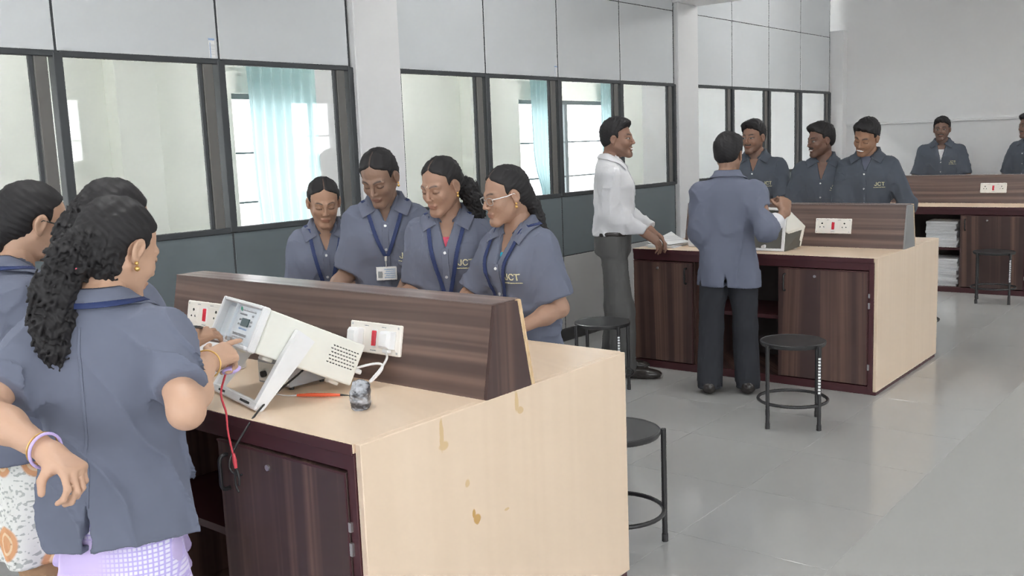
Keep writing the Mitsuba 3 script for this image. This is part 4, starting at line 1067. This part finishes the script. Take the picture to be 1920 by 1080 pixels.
            if card:
                c_ = front([[.004, zb_ - .078]], .012)[0]
                M_ = frame(c_, (1, 0, 0), (0, .06, 1), (0, -1, .06))
                add('id_card', moved(bx((-.045, -.030, -.0012), (.045, .030, .0012), .001), M_), 'white_plastic', False, '', None, 'white identity card in a clear holder')
                add('photo_print', moved(bx((.018, -.020, -.0020), (.038, .010, -.0013)), M_), 'grey_print', False, '__id_card')
                add('text_print', moved(cat(*[bx((-.040, .016 - .009 * i_, -.0020), (.010 - .006 * (i_ % 2), .020 - .009 * i_, -.0013)) for i_ in range(5)]), M_), 'tape_blue', False, '__id_card')
        if glasses:
            for sx in (-1, 1):
                t_ = np.linspace(0, 2 * np.pi, 28, endpoint=False)
                pts = np.stack([sx * .033 + .0235 * np.sign(np.cos(t_)) * np.abs(np.cos(t_)) ** .75, .0935 - .10 * np.abs(np.cos(t_)) * .0 - .006 * np.abs(sx * .033 + .0235 * np.cos(t_)) / .05, -.003 + .0155 * np.sign(np.sin(t_)) * np.abs(np.sin(t_)) ** .8], 1)
                add('spectacle_rim', tube(Hw(pts), .0013 * hs, 6, True), 'steel' if glasses == 'steel' else 'dark_slot', True)
                add('spectacle_arm', tube(Hw([(sx * .057, .088, .006), (sx * .074, .070, .007), (sx * .0795, .03, .006), (sx * .0815, -.004, .010), (sx * .080, -.02, -.004)]), .0021 * hs, 6), 'white_plastic' if glasses == 'steel' else 'dark_slot', True)
            add('spectacle_bridge', tube(Hw([(-.0105, .0945, .002), (0, .0985, .005), (.0105, .0945, .002)]), .0014 * hs, 6), 'steel', True)
        if earring:
            for sx in (-1, 1):
                b0 = Hw((sx * .083, -.004, -.034)); 
                add('earring', cat(trimesh.creation.icosphere(subdivisions=2, radius=.0045).apply_translation(b0), trimesh.creation.icosphere(subdivisions=2, radius=.0062).apply_translation(b0 + [0, 0, -.012])), 'gold', True)
        # lower clothes
        if lower == 'trousers':
            c_l = kurta or 'trouser_black'
            def trou(p):
                d = Loft(ry((.76, .150, .112, -.01), (.84, .160, .114, -.010), (.93, .152, .110, -.002), (1.0, .142, .104, 0)))(p)
                for (fx, fy), sg_ in zip(FT, (-1, 1)):
                    hp_, an = np.array([sg_ * lx * 1.02, -.008, .80 * s]), np.array([fx, fy - .012, .03]); kn = (hp_ + an) / 2 + [0, .018, 0]
                    l_ = smin(rcone(p, hp_, kn, .080 * s, .074 * s), rcone(p, kn, an, .074 * s, .082 * s), .03)
                    l_ = l_ - .006 * wr(p, seed + 21, (9, 9, 6)) - .007 * np.maximum(ridge(p, seed + 23, (10, 10, 12)), 0) ** 3
                    l_ = np.maximum(l_, .028 - p[:, 2]); l_ = np.maximum(l_, -np.maximum(l_ + .01, p[:, 2] - .06))
                    d = smin(d, l_, .022)
                if top == 'jacket': d = d + .016 * np.clip((p[:, 2] - hz * s - .02) / .05, 0, 1)
                return np.maximum(d, p[:, 2] - (.905 if top == 'shirt' else .985) * s)
            add('trousers', net(trou, [-.34, -.24, .0], [.34, .30, 1.0 * s + .03], .009 * res), c_l)
            for (fx, fy), sg_ in zip(FT, (-1, 1)):
                def shoe(p, fx=fx, fy=fy):
                    d = smin(rcone(p, (fx, fy - .055, .045), (fx * 1.12, fy + .13, .030), .042, .038), ell(p, (fx * 1.15, fy + .165, .030), (.046, .075, .032)), .03)
                    d = smin(d, rcone(p, (fx, fy - .03, .05), (fx, fy - .02, .095), .04, .042), .03)
                    return np.maximum(d, .0015 - p[:, 2])
                add('shoe', net(shoe, [fx - .11, fy - .15, -.01], [fx + .13, fy + .30, .15], .008 * res), 'shoe_leather')
            if top == 'shirt':
                bl = Loft(ry((.880, .162, .119, -.006), (.906, .160, .117, -.004)))
                add('belt', net(lambda p: bl(p), [-.25, -.2, .85 * s], [.25, .2, .95 * s], .008 * res), 'shoe_leather')
        else:
            kz = .46 * s
            kL = Loft(ry((.42, .225, .175, -.01), (.58, .182, .136, -.008), (.70, .156, .110, -.008), (.80, .148, .102, -.008), (.92, .136, .096, -.002)), 2.2)
            def kur(p):
                th_ = np.arctan2(p[:, 0], p[:, 1])
                d = kL(p) - .016 * np.clip((.68 * s - p[:, 2]) / .2, 0, 1) * np.sin(th_ * 7 + seed + 1.2 * np.sin(p[:, 2] * 6)) - .004 * wr(p, seed + 31, (8, 8, 4))
                d = np.maximum(d, np.maximum(kz - p[:, 2], p[:, 2] - .90 * s))
                return np.maximum(d, -np.maximum(d + .012, kz + .08 - p[:, 2] - .16))
            add('kurta', net(kur, [-.34, -.28, kz - .03], [.34, .28, .93 * s], .010 * res), kurta or 'lavender_cloth')
            def sal(p):
                d = None
                for (fx, fy), sg_ in zip(FT, (-1, 1)):
                    hp_, an = np.array([sg_ * lx, -.008, .74 * s]), np.array([fx, fy - .012, .06]); kn = (hp_ + an) / 2
                    l_ = smin(rcone(p, hp_, kn, .068 * s, .074 * s), rcone(p, kn, an, .076 * s, .050 * s), .03) - .006 * wr(p, seed + 41, (9, 9, 5))
                    d = l_ if d is None else smin(d, l_, .02)
                return d
            add('salwar', net(sal, [-.30, -.22, .0], [.30, .22, .85 * s], .012 * res), 'lavender_cloth' if kurta != 'paisley_cloth' else 'yellow_cloth')
        if extras: extras(dict(add=add, surf=surf, front=front, AR=AR, SL=SL, Hw=Hw, bend=bend, sheet=sheet, s=s, Lc=Lc, HC=HC, bodyL=bodyL, W=W, jacket_f=jacket_f))
        return K, out, W
    JOBS.append(work)
    return K

def ring_on(E, Wr, t, r, tr, tilt=0):
    """a bangle round the forearm at t between elbow and wrist"""
    c = E + (Wr - E) * t; d = (Wr - E) / np.linalg.norm(Wr - E)
    a = np.cross(d, [0, 0, 1.0]); a /= np.linalg.norm(a); b = np.cross(d, a); th = np.linspace(0, 2 * np.pi, 36, endpoint=False)
    return tube(c + r * (np.cos(th)[:, None] * a + np.sin(th)[:, None] * (b + d * tilt)), tr, 8, True)

# ------------------------------------------------------------------ the people
LB, DK = (.40, .235, .155), (.235, .128, .088)
def w1_extras(c):
    E, Wr = c['AR'][-1][:2]
    c['add']('bangle', ring_on(E, Wr, .93, .034, .0032, .2), 'lavender_plastic', True, lab='lavender bangle')
    c['add']('bangle', ring_on(E, Wr, .88, .033, .0016, .1), 'gold', True, lab='thin gold bangle')
    E, Wr = c['AR'][1][:2]
    c['add']('bangle', ring_on(E, Wr, .93, .033, .0020, -.2), 'gold', True, lab='thin gold bangle')
    # back seam of the jacket
    s = c['s']; zz = np.linspace(.82 * s, 1.30 * s, 30)
    Q = np.stack([c['surf'](c['bend'](np.stack([np.full(30, x), np.full(30, -.125 * s), zz], 1)), .0008) for x in (-.0035, 0, .0035)], 1)
    c['add']('back_seam', c['sheet'](Q, .0018), 'jacket_cloth', True, '__jacket')
    b = c['Hw']([(-.012, -.103, .0), (-.018, -.108, .004), (-.026, -.103, .0)])
    c['add']('hair_clip', tube(b, .0035, 8), 'steel', True)
    t = np.linspace(0, 2 * np.pi, 30, endpoint=False); P = c['Hw'](np.stack([.040 * np.cos(t), -.118 + .03 * np.sin(t), -.085 + .02 * np.sin(t)], 1))
    c['add']('hair_band', tube(P, .005, 8, True), 'pink_cloth', True)
    # lavender clip shell in the fingers
    Wd = c['AR'][1]; d = Wd[2] / np.linalg.norm(Wd[2])
    m = trimesh.creation.icosphere(subdivisions=3, radius=1.0); m.vertices = np.asarray(m.vertices) * [.030, .013, .010]
    n = np.array([d[0], d[1], 0]); n /= np.linalg.norm(n)
    c['add']('held_clip', moved(m, frame(Wd[1] + d * .075 + [0, 0, -.045], n, (-n[1], n[0], 0), (0, 0, 1))), 'lavender_plastic', True, lab='small lavender plastic clip held in the fingers')
person((-2.04, 1.055), 121, 1.475, 'woman seen from behind with a curly ponytail, left hand behind her back', skin=(.50, .31, .215), lean=.03, head=(-24, 26, 0), hair='curly',
       tail=[(.030, -.048, -.062, .040), (0, -.078, -.035, .062), (0, -.115, -.065, .052), (0, -.125, -.105, .042), (-.004, -.125, -.15, .052), (-.008, -.10, -.21, .056), (-.006, -.075, -.262, .046), (0, -.058, -.295, .022)],
       arms={1: ('w', (-1.735, 1.058, 1.028), (-1.985, 1.278, 1.060), (-.18, .95, .10), (.45, .25, .85)), -1: ('w', (-2.105, .815, 1.035), (-1.880, .842, .972), (.82, .12, -.28), (.45, .25, .85))},
       hand_opts={1: dict(point=True, curl=(1.0, 1.1, .6)), -1: dict(curl=(.75, .9, .6), thumb=(.75, .5, -.75), spread=.03)},
       sleeve=(.72, .74), logo=False, kurta='check_cloth', hem=.700, slit=(-.05, .815, .13), earring=True, res=.85, seed=3, extras=w1_extras, flare=.98, lanyard=1.0, fold=1.7)
person((-2.47, 1.285), 95, 1.51, 'woman almost wholly hidden behind the one with a curly ponytail, dark hair showing', skin=LB, head=(-5, 22, 0), hair='curly',
       tail=[(0, -.09, .0, .05), (0, -.12, -.06, .042), (0, -.115, -.14, .04), (0, -.09, -.22, .034), (0, -.075, -.27, .02)],
       arms={1: ('w', (-2.27, 1.33, .99), (-2.42, 1.50, 1.02), (-.2, .9, .2), (.3, 0, .95))}, logo=False, seed=4, kurta='lavender_cloth')
person((-2.80, 1.215), 74, 1.505, 'woman at the left edge wearing a white tunic with orange paisleys under her jacket', skin=(.50, .31, .215), head=(6, 14, 0), neck=(0, .01),
       tail=[(0, -.080, -.035, .040), (0, -.095, -.075, .026), (0, -.09, -.12, .012)], logo=False, hem=.72, kurta='paisley_cloth', glasses='dark', seed=5, lanyard=1.0, res=.95,
       arms={1: ((0), (.235, .05, .98), (.14, .22, .96), (-.3, .9, .1), (.4, 0, .9)), -1: ((0), (-.235, .03, .98), (-.10, .20, .96), (.3, .9, 0), (-.4, 0, .9))})

def rest(x, y, z=.865): return x
person((-3.60, 3.02), -42, 1.44, 'shortest of the four women facing us behind the foreground bench', skin=(.33, .19, .125), width=.90, lean=.06, head=(6, 20, 0),
       tail=[(0, -.095, -.02, .042), (.015, -.12, -.05, .040), (.02, -.11, -.08, .022)], lanyard=.98, logo=False, seed=6,
       arms={1: ('w', (-3.70, 2.89, .93), (-3.60, 2.74, .88), (.6, -.8, 0), (0, 0, 1)), -1: ('w', (-3.37, 3.05, .93), (-3.33, 2.82, .87), (0, -1, 0), (0, 0, 1))}, sleeve=(.92, .92))
person((-3.185, 3.03), -47, 1.585, 'woman with bowed head wearing a white identity card on a blue lanyard', skin=(.235, .145, .105), width=.92, lean=.06, head=(-22, 32, 0),
       lanyard=1.095, card=True, logo=1.085, earring=True, seed=7, vneck=.075,
       arms={1: ('w', (-3.30, 2.88, 1.0), (-3.28, 2.72, .90), (.2, -.9, -.2), (0, 0, 1)), -1: ('w', (-2.955, 2.99, 1.01), (-2.945, 2.80, .895), (-.1, -.9, -.2), (0, 0, 1))}, sleeve=(.92, .86))
person((-2.785, 3.02), -58, 1.525, 'woman with a dark ponytail behind one shoulder and pink at her neckline', skin=(.34, .20, .14), width=.91, lean=.05, head=(-30, 18, 0), bindi=True,
       tail=[(0, -.095, -.02, .045), (-.045, -.115, -.06, .045), (-.075, -.105, -.11, .042), (-.085, -.085, -.17, .036), (-.08, -.075, -.215, .015)], hair='curly', lanyard=.965, earring=True, inner='pink_cloth', seed=8, vneck=.13,
       arms={1: ('w', (-2.885, 2.89, .96), (-2.86, 2.73, .885), (.3, -.9, -.1), (0, 0, 1)), -1: ('w', (-2.60, 3.0, .94), (-2.62, 2.80, .875), (-.1, -.9, -.1), (0, 0, 1))}, sleeve=(.92, .92))
person((-2.39, 3.005), -97, 1.475, 'woman in white armed glasses seen in profile, teal top at her neckline', skin=(.335, .20, .14), lean=.04, head=(-17, 12, 0),
       tail=[(0, -.09, -.025, .045), (-.01, -.115, -.075, .032), (-.015, -.125, -.13, .026), (-.02, -.125, -.19, .024), (-.02, -.12, -.225, .012)], glasses='steel', lanyard=.945, earring=True, inner='teal_cloth', seed=9, vneck=.14, width=.90,
       arms={1: ('w', (-2.60, 2.91, .94), (-2.53, 2.73, .875), (.4, -.9, 0), (0, 0, 1)), -1: ('w', (-2.205, 3.00, .905), (-2.25, 2.79, .855), (-.4, -.9, -.05), (.2, 0, 1))}, sleeve=(.90, .84))

FM = dict(fem=False, hair='short', kurta='trouser_black', lower='trousers', res=1.35)
def m1_extras(c):
    pass
person((-3.46, 5.34), 30, 1.715, 'smiling man in a white long sleeved shirt and grey trousers', **{**FM, 'kurta': 'trouser_grey'}, skin=DK, head=(-14, 0, 0), eyes='open', smile=1, stubble=.5, jacket='white_cloth', top='shirt', hem=.945,
       logo=False, vneck=.02, sleeve=(1.96, 1.96), seed=12, feet=((-.10, -.02), (.12, .06)),
       arms={1: ('w', (-3.405, 5.20, 1.095), (-3.235, 5.355, .955), (.5, .55, -.55), (.4, -.3, .8)), -1: ('w', (-3.53, 5.60, 1.08), (-3.34, 5.60, .95), (.75, .1, -.5), (0, .3, .9))})
def m2_extras(c):
    E, Wr = c['AR'][1][:2]; d = (Wr - E) / np.linalg.norm(Wr - E); ce = c['SL'][1][0]
    a = np.cross(d, [0, 0, 1.0]); a /= np.linalg.norm(a); b = np.cross(d, a); th = np.linspace(0, 2 * np.pi, 32, endpoint=False)
    rows = [ce + d * (-.012 + .05 * v) + (.050 - .002 * v) * (np.cos(th)[:, None] * a + np.sin(th)[:, None] * b) for v in (0, .5, 1)]
    G = np.stack(rows, 1); G = np.concatenate([G, G[:1]], 0)
    c['add']('white_cuff', c['sheet'](G, .003), 'white_cloth', True, '__jacket', None, 'white shirt cuff folded over the sleeve')
person((-2.615, 5.285), 116, 1.575, 'man seen from behind with a raised right hand and a white cuff', **{**FM, 'kurta': 'trouser_black'}, skin=(.27, .155, .105), head=(-22, 2, 0), eyes='open', stubble=.3, logo=False, sleeve=(1.42, 1.4), seed=13, width=1.0, hem=.66, slit=(-.12, .80, .07),
       arms={1: ('w', (-2.345, 5.23, 1.0), (-2.305, 5.40, 1.095), (-.25, .55, .85), (.6, -.5, .3)), -1: ('w', (-2.765, 5.20, .985), (-2.80, 5.42, .97), (.2, .95, -.1), (-.5, 0, .8))}, extras=m2_extras, feet=((-.115, -.02), (.115, .0)),
       hand_opts={1: dict(curl=(.8, .9, .6))})
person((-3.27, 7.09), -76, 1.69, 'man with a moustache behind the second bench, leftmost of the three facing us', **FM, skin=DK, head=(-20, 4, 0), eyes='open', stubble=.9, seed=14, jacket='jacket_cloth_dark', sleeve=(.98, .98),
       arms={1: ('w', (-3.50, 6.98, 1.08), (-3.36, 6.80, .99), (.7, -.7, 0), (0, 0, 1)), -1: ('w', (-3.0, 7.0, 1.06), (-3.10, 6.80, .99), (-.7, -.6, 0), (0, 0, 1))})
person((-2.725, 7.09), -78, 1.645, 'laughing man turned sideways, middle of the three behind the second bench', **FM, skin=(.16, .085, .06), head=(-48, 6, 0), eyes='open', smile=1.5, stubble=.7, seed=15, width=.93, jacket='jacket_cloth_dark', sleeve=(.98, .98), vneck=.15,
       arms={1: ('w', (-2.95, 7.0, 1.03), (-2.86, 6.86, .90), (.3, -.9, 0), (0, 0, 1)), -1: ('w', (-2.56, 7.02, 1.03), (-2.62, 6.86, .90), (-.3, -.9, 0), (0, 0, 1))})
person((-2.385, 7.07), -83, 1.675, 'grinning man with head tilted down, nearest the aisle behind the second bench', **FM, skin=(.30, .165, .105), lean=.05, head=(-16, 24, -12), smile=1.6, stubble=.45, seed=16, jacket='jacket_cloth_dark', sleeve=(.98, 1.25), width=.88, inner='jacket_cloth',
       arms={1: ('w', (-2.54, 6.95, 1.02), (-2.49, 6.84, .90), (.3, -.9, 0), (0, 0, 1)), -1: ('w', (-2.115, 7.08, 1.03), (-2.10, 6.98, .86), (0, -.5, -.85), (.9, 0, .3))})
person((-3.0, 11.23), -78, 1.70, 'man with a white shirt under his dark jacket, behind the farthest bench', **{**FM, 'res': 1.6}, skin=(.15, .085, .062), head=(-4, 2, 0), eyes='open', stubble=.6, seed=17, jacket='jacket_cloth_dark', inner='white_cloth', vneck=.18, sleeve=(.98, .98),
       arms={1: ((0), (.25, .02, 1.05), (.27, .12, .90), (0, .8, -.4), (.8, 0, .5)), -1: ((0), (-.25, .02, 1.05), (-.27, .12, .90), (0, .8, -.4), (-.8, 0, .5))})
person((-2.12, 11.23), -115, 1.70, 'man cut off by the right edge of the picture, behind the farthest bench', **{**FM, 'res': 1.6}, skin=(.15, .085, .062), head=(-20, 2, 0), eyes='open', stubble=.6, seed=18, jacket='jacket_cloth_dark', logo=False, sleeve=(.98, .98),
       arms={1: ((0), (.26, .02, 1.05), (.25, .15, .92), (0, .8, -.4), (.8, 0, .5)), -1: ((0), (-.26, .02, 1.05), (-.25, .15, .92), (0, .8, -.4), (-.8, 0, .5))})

with ThreadPoolExecutor(4) as pool:
    for K, parts, W in pool.map(lambda w: w(), JOBS):
        first = {}
        for name, parent, m, bsdf, smooth, col, lab in parts:
            m = m.copy(); m.vertices = W(np.asarray(m.vertices))
            kw = {'color': np.asarray(col)} if col is not None else {}
            k = put(name, m, bsdf, K + parent, smooth, lab, **kw)
